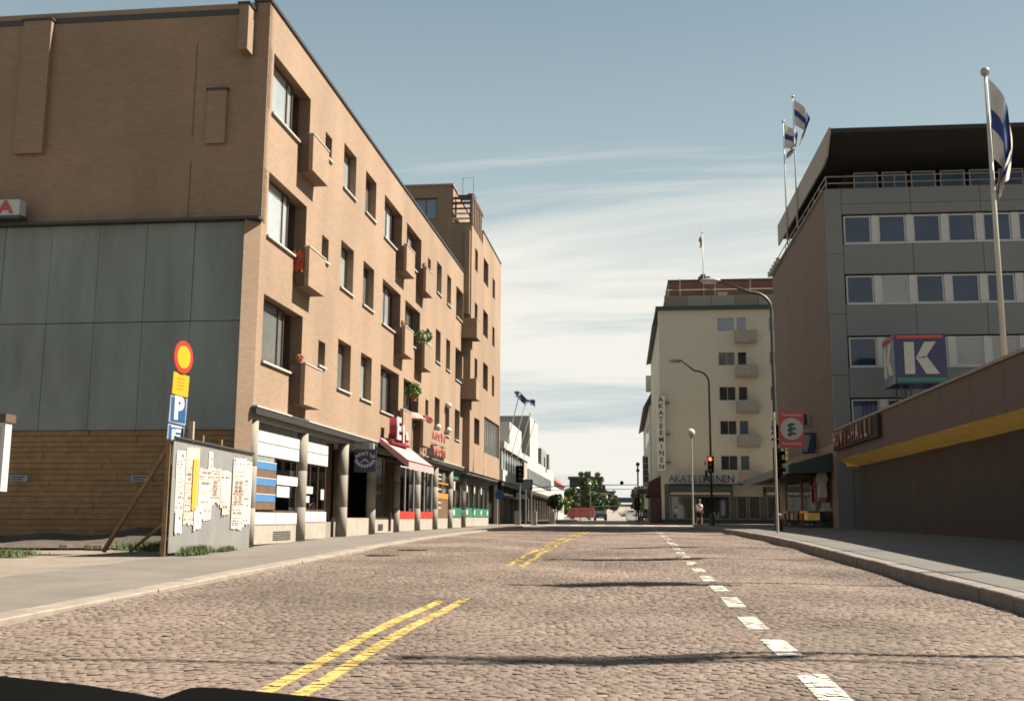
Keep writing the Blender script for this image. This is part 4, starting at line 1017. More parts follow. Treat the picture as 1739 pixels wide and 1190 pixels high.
# ================================================================== RIGHT: market hall with flag poles
HXo, HXi, HY0, HY1 = 9.6, 10.42, -4.0, 49.2
t = thing('market_hall', 'low brown market hall with a deep overhanging fascia and a yellow soffit', 'building', (12, 25, .5))
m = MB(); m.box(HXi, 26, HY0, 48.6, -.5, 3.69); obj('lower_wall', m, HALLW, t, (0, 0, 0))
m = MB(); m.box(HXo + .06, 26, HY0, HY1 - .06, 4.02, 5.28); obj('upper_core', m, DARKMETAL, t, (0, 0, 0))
y = HY0 - .2
while y < HY1 - .1:
    m = MB(); L = min(2.66, HY1 - y); m.box(HXo, HXo + .055, y + .012, y + L - .012, 3.97, 5.28); obj('fascia_panel', m, HALLF, t, (0, 0, 0)); y += 2.66
m = MB(); m.prism([(HY1 - .02, 3.965), (48.58, 3.66), (48.58, 3.70), (HY1 - .02, 4.005)], HXo + .3, 26, axis='x'); obj('soffit_board', m, YELLOWWOOD, t, (0, 0, 0))
for i in range(6): m = MB(); m.box(HXo + i * 2.7, HXo + i * 2.7 + 2.67, HY1 - .055, HY1, 3.97, 5.28); obj('fascia_panel', m, HALLF, t, (0, 0, 0))
m = MB(); m.box(HXo - .06, 26, HY0, HY1 + .05, 5.285, 5.37); obj('roof_edge', m, mat('brown_flashing', (.30, .24, .19), .6, .1), t, (0, 0, 0))
y = HY0
while y < HY1 - .1:
    m = MB(); L = min(1.62, HY1 - y); z = random.uniform(-.006, .006); m.prism([(HXo + .02, 3.965 + z), (HXi + .02, 3.66 + z), (HXi + .02, 3.70 + z), (HXo + .02, 4.005 + z)], y + .008, y + L - .008); obj('soffit_board', m, YELLOWWOOD, t, (0, 0, 0)); y += 1.62
for y in ():     # shallow piers and shutters in the shaded wall
    m = MB(); m.box(HXi - .06, HXi - .001, y, y + .35, .2, 3.9); obj('wall_pier', m, HALLW, t, (0, 0, 0))
m = MB(); m.box(HXo - .16, HXo - .02, 40.6, 50.0 - .9, 4.38, 5.22); obj('letter_backing', m, DARK, t, (0, 0, 0))
LETR = mat('red_brown_letter', (.30, .07, .05), .5, .1); LETP = mat('pale_coral_letter', (.62, .34, .26), .5, .1)
for i, ch in enumerate('HOVI-HALLI'):
    me = text_mesh('letter', ch, .92, (LETR if i % 2 else LETP), .03, bold=.01, sx=.85)
    obj('letter', me, None, t, (HXo - .20, 48.6 - i * .78, 4.80), -math.pi / 2)
    me = text_mesh('letter_rim', ch, .92, LETR, .02, bold=.03, sx=.85)
    obj('letter_rim', me, None, t, (HXo - .185 + .0, 48.6 - i * .78, 4.80), -math.pi / 2)
m = MB(); m.box(HXi - .9, HXi - .2, 48.6, 49.9, .7, 3.2); 

def flagpole(label, x, y, z0, z1, rad, group, flag, ang, colours=(FLAGW, FLAGB), base_label=None, H=2.1, L=3.5, seed=0, out=.62):
    t = thing('flagpole', label, 'flagpole', (x, y, z0), group)
    m = MB(); m.tube([(x, y, z0), (x, y, (z0 + z1) / 2), (x, y, z1)], [rad, rad * .85, rad * .55], 12); obj('pole', m, mat('pale_pole_paint', (.66, .62, .55), .5, .06), t, (0, 0, 0), smooth=True)
    m = MB(); m.sphere((x, y, z1 + rad * 1.2), rad * 1.7, 10, 8); obj('finial', m, mat('pole_finial', (.5, .45, .35), .3, .05, metal=.5), t, (0, 0, 0), smooth=True)
    if not flag: return t
    r_ = random.Random(seed); nu, nv = 44, 24; V = []; dx, dy = math.cos(ang), math.sin(ang)
    for i in range(nu + 1):
        u = i / nu
        for j in range(nv + 1):
            v = j / nv      # v 0 top, 1 bottom of the hoist
            # the cloth hangs in folds: the top edge falls away from the pole, the free end drops and curls back
            reach = out * math.sin(min(1, u * 1.5) * math.pi * .62) * (1 - .8 * u ** 2) * (1 - .35 * u * v) + .10 * math.sin(u * 9 + v * 2 + seed) * u
            fall = L * (u ** 1.05) * .92 * (1 - .15 * v * u)
            side = (.20 * math.sin(u * 11 + v * 3.2 + seed) + .07 * math.sin(u * 23 - v * 4)) * min(1, u * 4)
            back = .25 * v * math.sin(u * 3.0) * (1 - u)
            rr = max(rad, rad + reach - back)
            V.append((x + dx * rr - dy * side, y + dy * rr + dx * side, z1 - .12 - v * H * (1 - .42 * u) - fall * (1 - .18 * v)))
    m = MB(); m.v = V
    for i in range(nu):
        for j in range(nv):
            a = i * (nv + 1) + j; m.f.append((a, a + nv + 1, a + nv + 2, a + 1))
            u, v = (i + .5) / nu, (j + .5) / nv
            m.mi.append(1 if (5 / 18 < u < 8 / 18 or 4 / 11 < v < 7 / 11) else 0)
    me = m.mesh('flag', [colours[0], colours[1]], smooth=True)
    o = obj('flag', me, None, None, (0, 0, 0)); o['label'] = 'white flag with blue cross hanging from the ' + base_label; o['category'] = 'flag'; o['group'] = 'white and blue cross flags'
    return t
GR = 'flagpoles along the market hall roof'
flagpole('tall white flagpole on the market hall roof in front of the grey office block', 10.0, 28.7, 5.37, 13.35, .075, GR, True, R(-30), base_label='tall pole on the market hall roof', H=2.3, L=3.3, seed=1, out=.62)
for (y, sd_) in ((23.6, 3), (17.2, 4), (10.0, 5)):
    flagpole('white hall roof flagpole outside the frame, %s' % {23.6: 'the far side of the gap', 17.2: 'the middle of the row', 10.0: 'the near end of the row'}[y], 10.0, y, 5.37, 13.35, .075, GR, True, R(-62), base_label={23.6: 'second pole of the hall roof row', 17.2: 'third pole of the hall roof row', 10.0: 'nearest pole of the hall roof row'}[y], H=2.4, L=3.0, seed=sd_, out=.45 if y < 12 else .95)
m = MB(); pts = []
for i in range(25):
    u = i / 24; x = -14 + 26 * u; pts.append((x, 7.6 + 2.4 * u - .2, 9.9 + 1.2 * (2 * u - 1) ** 2))
m.tube(pts, .038, 6); obj('overhead_cable', m, BLACK, label='thick overhead cable slung across the street above the frame', cat='cable')

# K box sign on the hall roof
p = Vector((12.3, 48.0, 5.37))
t = thing('cube_roof_sign', 'blue cube shop sign with a big white letter K standing on the market hall roof', 'sign', p)
X0, X1, Y0, Y1, Z0, Z1 = 11.95, 14.15, 47.6, 49.6, 7.22, 9.42
m = MB(); m.box(X0, X1, Y0, Y1, Z0, Z1); obj('sign_body', m, NAVY, t, (0, 0, 0))
KW = mat('grey_white_letter', (.56, .56, .52), .6, .05)
kpoly = [(.0, 0), (.42, 0), (.42, .62), (.95, 0), (1.5, 0), (.88, .76), (1.42, 1.42), (.90, 1.42), (.42, .84), (.42, 1.42), (0, 1.42)]
def kletter(mb, f, d0, d1, w=1.0):
    # split in convex pieces: stem and two arms
    for poly in ([(0, 0), (.44, 0), (.44, 1.42), (0, 1.42)], [(.50, .72), (.92, 0), (1.50, 0), (.96, .80), (.90, .76)], [(.50, .72), (.90, .70), (1.40, 1.42), (.90, 1.42)]):
        f(mb, poly)
def kf(mb, poly): mb.prism([(X0 + .40 + a * .98, Z0 + .42 + b) for a, b in poly], Y0 - .035, Y0 - .004)
m = MB(); kletter(m, kf, 0, 0); obj('letter', m, KW, t, (0, 0, 0))
m = MB(); m.box(X0 + .08, X1 - .15, Y0 - .03, Y0 - .004, Z1 - .20, Z1 - .07); obj('red_stripe', m, SIGNRED, t, (0, 0, 0))
m = MB(); m.box(X0 + .05, X1 - .05, Y0 - .03, Y0 - .004, Z0 + .08, Z0 + .26); obj('green_stripe', m, mat('stripe_green', (.02, .22, .14), .5, .05), t, (0, 0, 0))
m = MB(); m.box(X0 - .03, X0 - .004, Y0 + .02, Y1 - .02, Z0 + .02, Z1 - .02); obj('side_face', m, mat('lit_blue_side_face', (.20, .27, .36), .4, .05), t, (0, 0, 0))  # left face coloured paler than the front, light painted in as a lit side
m = MB()
for poly in ([(0, 0), (.44, 0), (.44, 1.42), (0, 1.42)], [(.50, .72), (.92, 0), (1.50, 0), (.96, .80), (.90, .76)], [(.50, .72), (.90, .70), (1.40, 1.42), (.90, 1.42)]):
    m.prism([(Y1 - .25 - a, Z0 + .42 + b) for a, b in poly], X0 - .06, X0 - .032, axis='x')
obj('letter', m, WHITE, t, (0, 0, 0))
m = MB(); m.box(X0 - .055, X0 - .032, Y0 + .1, Y1 - .1, Z1 - .24, Z1 - .08); obj('red_stripe', m, SIGNRED, t, (0, 0, 0))
for x in (X0 + .35, X0 + .75, X1 - .3): m = MB(); m.box(x, x + .07, 48.2, 48.27, 5.3, Z0); m.box(x, x + .07, 49.1, 49.17, 5.3, Z0); obj('leg', m, DARKSTEEL, t, (0, 0, 0))

# ================================================================== RIGHT: grey office block
OB = thing('office_block', 'grey panel office block with bands of white framed windows and a heavy black roof', 'building', (10.1, 52, .7))
FO = Frame((10.1, 52.0, 0), 0, OB); FOS = Frame((10.1, 71.0, 0), -math.pi / 2, OB)
W = 30.0
rowsK = [(14.73, 16.12), (11.71, 13.10), (8.62, 10.05), (5.62, 7.04)]
m = MB()
m.box(.30, W, .42, .5, .3, 17.5); FO.part('core_wall', m, DARK)
m = MB(); m.box(.30, W, .5, 18.6, 17.3, 17.5); FO.part('roof_terrace', m, CONC)
# panels of the street front
def kpanel(u0, u1, z0, z1, name='front_panel'):
    m = MB(); y = random.uniform(-.006, .006); m.box(u0 + .012, u1 - .012, y, .40, z0 + .01, z1 - .01); return FO.part(name, m, KFRONT)
ys_ = [0, .78]; kpx = [.78 + 3.3 * i for i in range(10)]
zb = [(16.20, 16.72), (16.72, 17.52)], [(13.18, 14.66)], [(10.12, 11.64)], [(7.11, 8.55)], [(3.6, 5.55)]
for zz in ((14.2, 17.52), (11.2, 14.2), (8.2, 11.2), (5.2, 8.2), (.5, 5.2)): kpanel(0, .78, *zz)
kpanel(.78, 4.08, .5, 3.58); kpanel(4.08, 7.38, .5, 3.58)
for grp in zb:
    for z0, z1 in grp:
        for a, b in zip(kpx[:-1], kpx[1:]): kpanel(a, b, z0, z1)
for (z0, z1) in rowsK:
    for i in range(16):
        u = .86 + i * 1.65
        gl = GL_K if (i * 7 + int(z0)) % 9 else GL_MID
        if z0 < 9 and i in (3,): gl = GL_MID
        window(FO, u, u + 1.30, z0, z1, y=.10, frame=WHITEFRAME, glass=gl, fw=.07)
        m = MB() if ('pier', z0) not in _wcache else None
        if m is not None: m.box(0, .33, .04, .16, 0, z1 - z0); _wcache[('pier', z0)] = m.mesh('window_pier', WHITEFRAME)
        FO.part('window_pier', _wcache[('pier', z0)], None, at=(u + 1.31, 0, z0))
        sk = ('ks', z0)
        if sk not in _wcache: m = MB(); m.box(0, 1.645, -.04, .12, -.075, -.012); _wcache[sk] = m.mesh('sill', WHITEFRAME)
        FO.part('sill', _wcache[sk], None, at=(u - .02, 0, z0))
# top floor, set back, under the roof
for i in range(14):
    u = 1.75 + i * 1.42
    window(FO, u, u + 1.2, 17.9, 18.80, y=1.5, frame=WHITEFRAME, glass=mat('dull_blue_glass', (.11, .17, .25), .55, .3, 1, spec=.2), fw=.05)
m = MB(); m.box(1.4, W, 1.78, 1.9, 17.5, 18.9); m.box(1.4, 1.55, 1.9, 17, 17.5, 18.9); FO.part('top_floor_wall', m, DARK)
# roof slab: black inclined front, beige side
prof = [(-2.5, 19.72), (-2.5, 19.50), (-.9, 18.95), (1.2, 18.84), (14.5, 18.84), (14.5, 19.72)]
m = MB(); m.prism([(52 + a, b) for a, b in prof], 10.02, 42, axis='x'); o = obj('roof_slab', m, KROOF, OB, (0, 0, 0))
m = MB(); m.prism([(52 + a, b) for a, b in ((-2.52, 19.76), (-2.52, 19.5), (-1.6, 18.62), (-.6, 18.45), (14.6, 18.45), (14.6, 19.76))], 9.93, 10.015, axis='x'); obj('roof_side_fascia', m, ROOFEDGE, OB, (0, 0, 0))
# terrace railing
m = MB()
for z in (17.78, 18.12): m.tube([(10.16, 71, z), (10.16, 51.96, z), (40, 51.96, z)], .035, 8)
obj('terrace_railing', m, STEEL, OB, (0, 0, 0))
for i in range(8):
    m = MB(); m.box(10.15 + i * 3.3, 10.19 + i * 3.3, 51.94, 51.98, 17.5, 18.12); obj('railing_post', m, STEEL, OB, (0, 0, 0))
    m = MB(); m.box(10.14, 10.18, 53.6 + i * 1.65, 53.64 + i * 1.65, 17.5, 18.12); obj('railing_post', m, STEEL, OB, (0, 0, 0))
# side wall towards the street
yy = 52.0
while yy < 70.9:
    L = min(3.15, 71 - yy)
    for z0, z1 in ((5.0, 8.2), (8.2, 11.4), (11.4, 14.5), (14.5, 17.45)):
        m = MB(); x = 10.1 + random.uniform(-.005, .005); m.box(x, 10.4, yy + .006 + (.41 if yy == 52 else 0), yy + L - .006, z0 + .005, z1 - .005); obj('side_panel', m, KSIDE, OB, (0, 0, 0))
    yy += L
m = MB(); m.box(9.98, 10.42, 52.3, 71, 17.455, 17.52); obj('parapet_coping', m, CONC2, OB, (0, 0, 0))
m = MB(); m.box(10.2, 40, 70.4, 71.0, .5, 17.4); obj('rear_wall', m, KSIDE, OB, (0, 0, 0))
for i in range(5):
    m = MB(); m.box(9.75, 9.95, 66.4 + i * .95, 66.7 + i * .95, 17.3, 17.62); obj('parapet_fitting', m, PALEMETAL, OB, (0, 0, 0))
# street shop front of the office block, in shade
m = MB(); m.box(10.12, 10.45, 52.45, 53.4, .6, 5.0); m.box(10.12, 10.45, 57.7, 58.2, .6, 4.2); m.box(10.12, 10.45, 62.5, 63.1, .6, 4.2); m.box(10.12, 10.45, 68.5, 70.9, .6, 4.2); m.box(10.12, 10.45, 53.4, 70.9, 4.2, 5.0); obj('ground_floor_pier', m, mat('ochre_pier', (.32, .22, .12), .7, .15), OB, (0, 0, 0))
for a, b in ((53.5, 57.6), (58.3, 62.4), (63.2, 68.4)):
    m = MB(); m.box(10.2, 10.26, a, b, .85, 4.15); w = obj('shop_window', m, BROWNFRAME, OB, (0, 0, 0)); m = MB(); m.box(10.17, 10.195, a + .1, (a + b) / 2 - .03, .95, 4.05); m.box(10.17, 10.195, (a + b) / 2 + .03, b - .1, .95, 4.05); obj('pane', m, GL_DARK, w)
m = MB(); m.prism([(8.0, 3.55), (8.0, 3.95), (10.09, 4.55), (10.09, 3.62)], 52.9, 73.0); obj('green_canopy', m, GREENF, OB, (0, 0, 0))
m = MB(); m.box(8.2, 10.0, 55, 72, 3.50, 3.545); obj('canopy_soffit', m, CONC, OB, (0, 0, 0))
# clothes and goods hung out under the canopy
goods = [('red jacket hanging under the green canopy', (9.9, 56.6), RED, .5, 1.3, 2.2), ('white shirt hanging nearest under the green canopy', (9.7, 53.6), WHITE, .4, 1.2, 2.4), ('white coat hanging second under the green canopy', (9.8, 54.5), mat('off_white_cloth', (.5, .48, .44), .8, .1), .4, 1.3, 2.2), ('pale pink cloth hanging beside the red jacket', (9.8, 55.5), mat('pale_pink_cloth', (.5, .3, .27), .8, .1), .3, 1.5, 1.9)]
for lb, (x, y), m_, w, h, z in goods:
    m = MB(); m.prism([(-w / 2, 0), (w / 2, 0), (w / 2 * .9, h * .8), (w * .62, h * .62), (w * .7, h * .75), (w / 2, h), (w * .12, h * 1.06), (-w * .12, h * 1.06), (-w / 2, h), (-w * .7, h * .75), (-w * .62, h * .62), (-w / 2 * .9, h * .8)], -.06, .06)
    obj('hanging_garment', m, m_, None, (x, y, z), 0.15, label=lb, cat='garment', group='garments hung under the green canopy')
cl = [('red_crate', RED), ('blue_crate', BLUE), ('orange_crate', ORANGE), ('blue_crate', NAVY), ('red_crate', ORANGECLOTH), ('yellow_crate', YELLOWWOOD)]
wh = ['red crate nearest the lamp pole outside the shaded shop', 'blue crate second from the street corner outside the shop', 'orange crate in the middle of the row outside the shop', 'dark blue crate of the row outside the shaded shop', 'brick red crate near the hanging shirts', 'yellow crate nearest the market hall wall']
for i, ((nm, m_), lb) in enumerate(zip(cl, wh)):
    y = 62 - i * 1.5; x = 9.3; g = zg(y) + .15; t = thing('goods_crate', lb, 'crate', (x, y, g), 'crates outside the shaded shop')
    m = MB(); m.box(x - .3, x + .3, y - .45, y + .45, g + .4, g + .75); obj('crate_body', m, m_, t, (0, 0, 0)); m = MB()
    for a in (-.25, .25):
        for b in (-.4, .4): m.box(x + a - .03, x + a + .03, y + b - .03, y + b + .03, g, g + .4)
    obj('stand', m, DARKSTEEL, t, (0, 0, 0)); m = MB()
    for _ in range(12): m.sphere((x + random.uniform(-.22, .22), y + random.uniform(-.36, .36), g + .78), .08, 6, 4)
    obj('goods', m, random.choice([RED, YELLOWWOOD, BLUE, mat('pale_goods', (.4, .38, .33), .8, .1)]), t, (0, 0, 0))
# signs on the side wall
t = thing('projecting_wall_sign', 'blue and white projecting box sign over the green canopy', 'sign', (9.6, 57.4, 4.9))
m = MB(); m.box(9.35, 10.05, 57.0, 57.3, 4.75, 5.85); obj('box', m, NAVY, t, (0, 0, 0)); m = MB(); m.prism([(9.38, 4.85), (9.62, 4.85), (9.82, 5.7), (9.5, 5.75)], 56.96, 56.995); obj('white_emblem', m, mat('pale_blue_plate', (.30, .36, .42), .5, .05), t, (0, 0, 0))
t = thing('yellow_letter_sign', 'yellow and blue letter sign on the canopy roof behind the red square sign', 'sign', (9.3, 61, 4.4))
for i, ch in enumerate('ALE'): obj('letter', text_mesh('letter', ch, 1.0, (YELLOWWOOD, mat('pale_blue_letter', (.25, .33, .42), .5, .05))[i % 2], .05, bold=.02), None, t, (9.15, 62.6 - i * .9, 4.95), -math.pi / 2)
m = MB(); m.box(8.9, 9.1, 58, 64, 4.28, 4.34); m.box(8.9, 8.96, 58.5, 58.6, 4.2, 4.3); obj('sign_rail', m, STEEL, t, (0, 0, 0))
t = thing('wall_bracket_sign', 'small dark sign on a pale bracket above the projecting box sign', 'sign', (9.7, 58.4, 6.3))
m = MB(); m.box(9.5, 9.9, 58.3, 58.5, 6.35, 6.95); obj('board', m, DARKSTEEL, t, (0, 0, 0)); m = MB(); m.tube([(10.1, 58.2, 6.32), (9.3, 58.2, 6.15)], .05, 6); obj('bracket', m, STEEL, t, (0, 0, 0))
for i, (x, y, lb) in enumerate(((9.95, 62.4, 'farther slim flagpole at the edge of the black roof'), (9.95, 58.7, 'nearer slim flagpole at the edge of the black roof'))):
    flagpole(lb, x - .1, y, 17.4, 25.0 if i == 0 else 25.05, .05, 'flagpoles on the office roof', True, R(-8), base_label=('farther' if i == 0 else 'nearer') + ' pole of the office roof', H=1.5, L=2.0 if i == 0 else 3.0, seed=7 + i * 3, out=1.0)

# ================================================================== cream block behind the crossing
AB = thing('cream_apartment_block', 'cream plastered six storey block with balconies and a bookshop below', 'building', (3.1, 88, .8))
FA = Frame((3.1, 88.0, 0), 0, AB)
rows_ = [(16.78, 17.9), (13.92, 15.03), (11.0, 12.15), (8.2, 9.35), (5.31, 6.5)]
ho = []
for i, (z0, z1) in enumerate(rows_):
    ho += [(4.85, 6.2, z0, z1), (6.42, 7.15, z0 if i else z0, z1), (9.0, 10.4, z0, z1), (10.6, 11.3, z0, z1), (13.5, 14.9, z0, z1)]
m = wall_holes(MB(), 0, 20, 4.2, 18.6, ho, depth=.2); FA.part('front_wall', m, PLASTER)
m = MB(); m.box(.1, 20, .6, .7, .6, 18.6); FA.part('core_wall', m, DARK)
m = MB(); m.box(0.0, .25, .001, 26, .8, 18.6); FA.part('side_wall', m, PLASTER)
for i, (z0, z1) in enumerate(rows_):
    g = (GL_BLUE, GL_MID, GL_DARK, GL_DARK, GL_DARK)[i]
    window(FA, 4.85, 6.2, z0, z1, y=.08, frame=WHITEFRAME, glass=g, mull=(.5,), fw=.045); window(FA, 6.42, 7.15, z0, z1, y=.08, frame=WHITEFRAME, glass=GL_BLUE if i in (0, 3, 4) else GL_DARK, fw=.045)
    window(FA, 9.0, 10.4, z0, z1, y=.08, frame=WHITEFRAME, glass=g, mull=(.5,), fw=.045); window(FA, 10.6, 11.3, z0, z1, y=.08, frame=WHITEFRAME, glass=g, fw=.045); window(FA, 13.5, 14.9, z0, z1, y=.08, frame=WHITEFRAME, glass=g, fw=.045)
    m = MB(); zf = z0 - 1.05; m.box(6.2, 7.95, -.85, -.002, zf, zf + .12); b = FA.part('balcony', m, CONC2)
    if i < 4:
        m = MB()
        for k in range(6): m.box(6.2 + k * .29, 6.2 + k * .29 + .27, -.85, -.81, zf + .14, zf + .98)
        m.box(6.2, 6.24, -.80, -.05, zf + .14, zf + .98); m.box(7.91, 7.95, -.80, -.05, zf + .14, zf + .98)
        obj('balcony_parapet', m, mat('corrugated_balcony_front', (.47, .42, .36), .8, .1), b)
    else:
        m = MB(); m.box(6.2, 7.95, -.85, -.80, zf + .13, zf + .95); obj('balcony_parapet', m, mat('pinkish_balcony_front', (.45, .33, .27), .8, .1), b)
m = MB(); m.box(-.25, 20, -.35, .3, 18.605, 18.90); m.box(-.25, .3, .3, 26, 18.605, 18.90); FA.part('eaves', m, GREENF)
m = MB(); m.box(-.2, .28, 1.5, 26.2, 17.6, 18.6); m = MB(); m.prism([(-.5, 17.75), (-.2, 18.85), (.25, 18.85), (.0, 17.9)], 2.2, 26, axis='y'); FA.part('side_eave', m, GREENF)
for k in range(9):
    m = MB(); m.box(.5 + k * 1.95, 2.4 + k * 1.95, .1, .16, 18.95, 19.85); FA.part('terrace_parapet_panel', m, mat('grey_green_panel', (.36, .35, .29), .7, .1) if k % 3 else mat('brownish_panel', (.30, .24, .19), .7, .1))
m = MB(); m.tube([(3.6, 88.1, 20.35), (22, 88.1, 20.35)], .03, 6); 
for k in range(6): m.box(4.9 + k * 2.9, 4.98 + k * 2.9, 88.1, 88.16, 19.9, 21.3)
obj('terrace_railing', m, PALEMETAL, AB, (0, 0, 0))
m = MB(); m.box(1.0, 20, 1.6, 14, 18.9, 21.45); FA.part('penthouse', m, ROOFBRICK)
m = MB(); m.box(.9, 20, 1.5, 14.2, 21.455, 21.55); FA.part('penthouse_roof_edge', m, DARKMETAL)
m = MB(); m.box(3.6, 4.6, 3, 4, 21.56, 22.15); m.box(3.8, 4.2, 3.2, 3.6, 22.15, 22.4); FA.part('chimney', m, DARKMETAL); m = MB(); m.box(8.0, 9.0, 3, 4, 21.56, 21.75); FA.part('roof_vent', m, DARKMETAL)
m = MB(); m.box(5.0, 5.8, .7, 1.1, 19.5, 20.25); FA.part('terrace_box', m, PALEMETAL)
m = MB(); m.box(.6, 5.6, -1.5, -.002, 3.55, 3.95); m.box(8.2, 20, -1.5, -.002, 3.55, 3.95); FA.part('dark_canopy', m, GREENF)
m = MB(); m.box(.7, 5.4, -1.45, -.1, 3.3, 3.5); m.box(8.3, 19.9, -1.45, -.1, 3.3, 3.5); FA.part('canopy_light_strip', m, mat('cream_strip', (.48, .43, .33), .7, .1))
m = MB(); m.box(5.7, 8.1, -.3, -.002, 3.2, 4.1); FA.part('entrance_lintel', m, CONC2)
for a, b, g in ((.6, 2.6, GL_OLIVE), (2.7, 5.5, GL_DARK), (6.0, 6.85, GL_DARK), (6.95, 7.9, GL_DARK), (8.4, 11.2, GL_DARK), (11.4, 14.5, GL_MID)):
    window(FA, a, b, 1.35, 3.25, y=-.08, frame=mat('grey_green_frame', (.20, .24, .21), .5, .1), glass=g, fw=.09, name='shop_window')
m = MB(); m.box(.0, 20, -.10, .3, .8, 1.34); FA.part('shop_plinth', m, DARKMETAL)
m = MB(); m.box(0, 20, .05, .3, 1.34, 4.2); FA.part('shop_wall', m, mat('grey_shop_wall', (.16, .16, .135), .8, .1))
t = thing('vertical_letter_sign', 'tall white vertical sign reading AKATEEMINEN on the corner of the cream block', 'sign', (3.1, 87.5, 8))
m = MB(); m.box(2.80, 3.48, 87.45, 87.75, 5.25, 11.35); obj('board', m, mat('ivory_sign_face', (1.0, .97, .82), .5, .05), t, (0, 0, 0))
for i, ch in enumerate('AKATEEMINEN'): obj('letter', text_mesh('letter', ch, .56, DARKSTEEL, .01, bold=.008), None, t, (3.14, 87.43, 11.05 - i * .55))
for z in (5.9, 8.2, 10.8): m = MB(); m.box(3.1, 3.9, 87.76, 87.99, z, z + .06); obj('bracket', m, DARKSTEEL, t, (0, 0, 0))
t = thing('bookshop_letter_sign', 'dark blue standing letters AKATEEMINEN above the bookshop canopy', 'sign', (6, 87, 4.5))
for i, ch in enumerate('AKATEEMINEN'):
    x = 3.9 + i * .46 + (.1 if i > 6 else 0)
    obj('letter', text_mesh('letter', ch, .78, NAVY if i > 6 else mat('blue_grey_letter', (.06, .09, .13), .5, .05), .05, bold=.012), None, t, (x, 86.9, 4.55))
    m = MB(); m.box(x - .02, x + .02, 86.95, 86.99, 3.95, 4.3); obj('letter_support', m, DARKSTEEL, t, (0, 0, 0))
t = flagpole('thin flagpole with a small pennant on the cream block roof', 7.0, 89.5, 18.9, 25.6, .05, 'flagpoles on roofs', True, R(188), colours=(mat('dull_flag', (.42, .36, .33), .8, .1), mat('red_flag_stripe', (.30, .08, .06), .8, .1)), base_label='cream block roof', H=.8, L=1.2, seed=12, out=.3)
# next building along
t = thing('brown_eaved_building', 'narrow shaded plaster building with dark slanting eaves beyond the cream block', 'building', (3, 116, 1))
m = MB(); m.box(2.9, 14, 115, 150, .8, 13.6); obj('wall', m, PLASTER, t, (0, 0, 0)); m = MB(); m.prism([(2.2, 13.2), (3.6, 15.8), (12, 15.8), (12, 13.6), (2.9, 13.6)], 114.6, 150); obj('roof', m, DARKMETAL, t, (0, 0, 0)); m = MB(); m.box(2.6, 3.3, 116, 117, 15.2, 16.9); obj('chimney', m, PLASTER, t, (0, 0, 0))
for i in range(4):
    m = MB(); m.box(2.86, 2.895, 118 + i * 4, 120 + i * 4, 10, 11.8); obj('window', m, GL_DARK, t, (0, 0, 0)); m = MB(); m.box(2.86, 2.895, 118 + i * 4, 120 + i * 4, 6.5, 8.3); obj('window', m, GL_DARK, t, (0, 0, 0))
t = thing('red_letter_blocks_sign', 'vertical sign of four red brown squares on white beyond the bookshop', 'sign', (2.0, 96, 5))
m = MB(); m.box(1.75, 2.30, 96.0, 96.2, 4.2, 6.95); obj('board', m, WHITE, t, (0, 0, 0))
for i, ch in enumerate('KENK'):
    m = MB(); m.box(1.8, 2.2, 95.93, 95.995, 6.35 - i * .56, 6.80 - i * .56); obj('letter_tile', m, mat('red_brown_tile', (.16, .035, .025), .6, .1), t, (0, 0, 0))
    obj('letter', text_mesh('letter', ch, .36, CURTAIN, .01), None, t, (2.0, 95.91, 6.57 - i * .56))
m = MB(); m.prism([(1.9, 3.2), (2.1, 4.4), (3.09, 4.9), (3.09, 3.2)], 89, 96); obj('corner_awning', m, mat('dark_red_awning', (.07, .018, .014), .7, .2), label='dark red corner awning at the foot of the cream block', cat='awning')
m = MB(); m.box(2.2, 3.05, 88.5, 96, .95, 3.15); obj('corner_kiosk', m, mat('brown_kiosk', (.09, .04, .025), .7, .3, 1.5), label='dark brown kiosk front under the red corner awning', cat='kiosk')

# ================================================================== LEFT beyond the crossing: white department store
DS = thing('department_store', 'low white department store with ribbon windows and a grey penthouse', 'building', (-12, 88, 1))
def D(name, x0, x1, y0, y1, z0, z1, m_, mats=None):
    m = MB(); m.box(x0, x1, y0, y1, z0, z1); return obj(name, m, m_, DS, (0, 0, 0))
D('front_block', -30, -9.9, 84.5, 106, 4.3, 7.0, DARK)
D('parapet', -30, -9.4, 84.3, 106.2, 6.9, 7.45, WPLASTER); D('lower_band', -30, -9.5, 84.3, 105.9, 4.3, 5.2, WPLASTER); D('end_pier', -30, -9.5, 102.6, 106, 5.2, 6.9, mat('pinkish_plaster', (.48, .40, .35), .8, .05))
for i in range(9): D('ribbon_window', -9.8, -9.7, 84.6 + i * 2, 86.5 + i * 2, 5.25, 6.85, mat('pale_ribbon_glass', (.36, .39, .38), .15, .15, 1.5, coat=.4)); D('mullion', -9.69, -9.62, 84.45 + i * 2, 84.6 + i * 2, 5.2, 6.9, WHITEFRAME)
D('white_penthouse', -16, -11.2, 105, 117.5, 7.45, 10.9, WPLASTER); D('grey_penthouse', -30, -16.01, 104, 117.4, 7.0, 12.1, GREYWALL); D('grey_tower', -26, -10.4, 118, 129, 7.0, 12.75, GREYWALL)
D('sunlit_tower_side', -10.38, -10.3, 118.1, 129.1, 7.8, 12.7, WPLASTER); D('vent_house', -10.3, -9.9, 129.5, 138, 7.8, 9.9, GREYWALL)  # sunlight on the grey tower's side painted as a white sheet
D('second_block', -30, -9.7, 106.4, 150, 3.9, 7.7, WPLASTER); D('second_windows', -9.69, -9.6, 108, 143, 5.1, 6.4, mat('pale_ribbon_glass', (.36, .39, .38), .15, .15, 1.5, coat=.4))
for i in range(18): D('mullion', -9.59, -9.54, 108 + i * 2, 108.15 + i * 2, 5.1, 6.4, GREYCLAD)
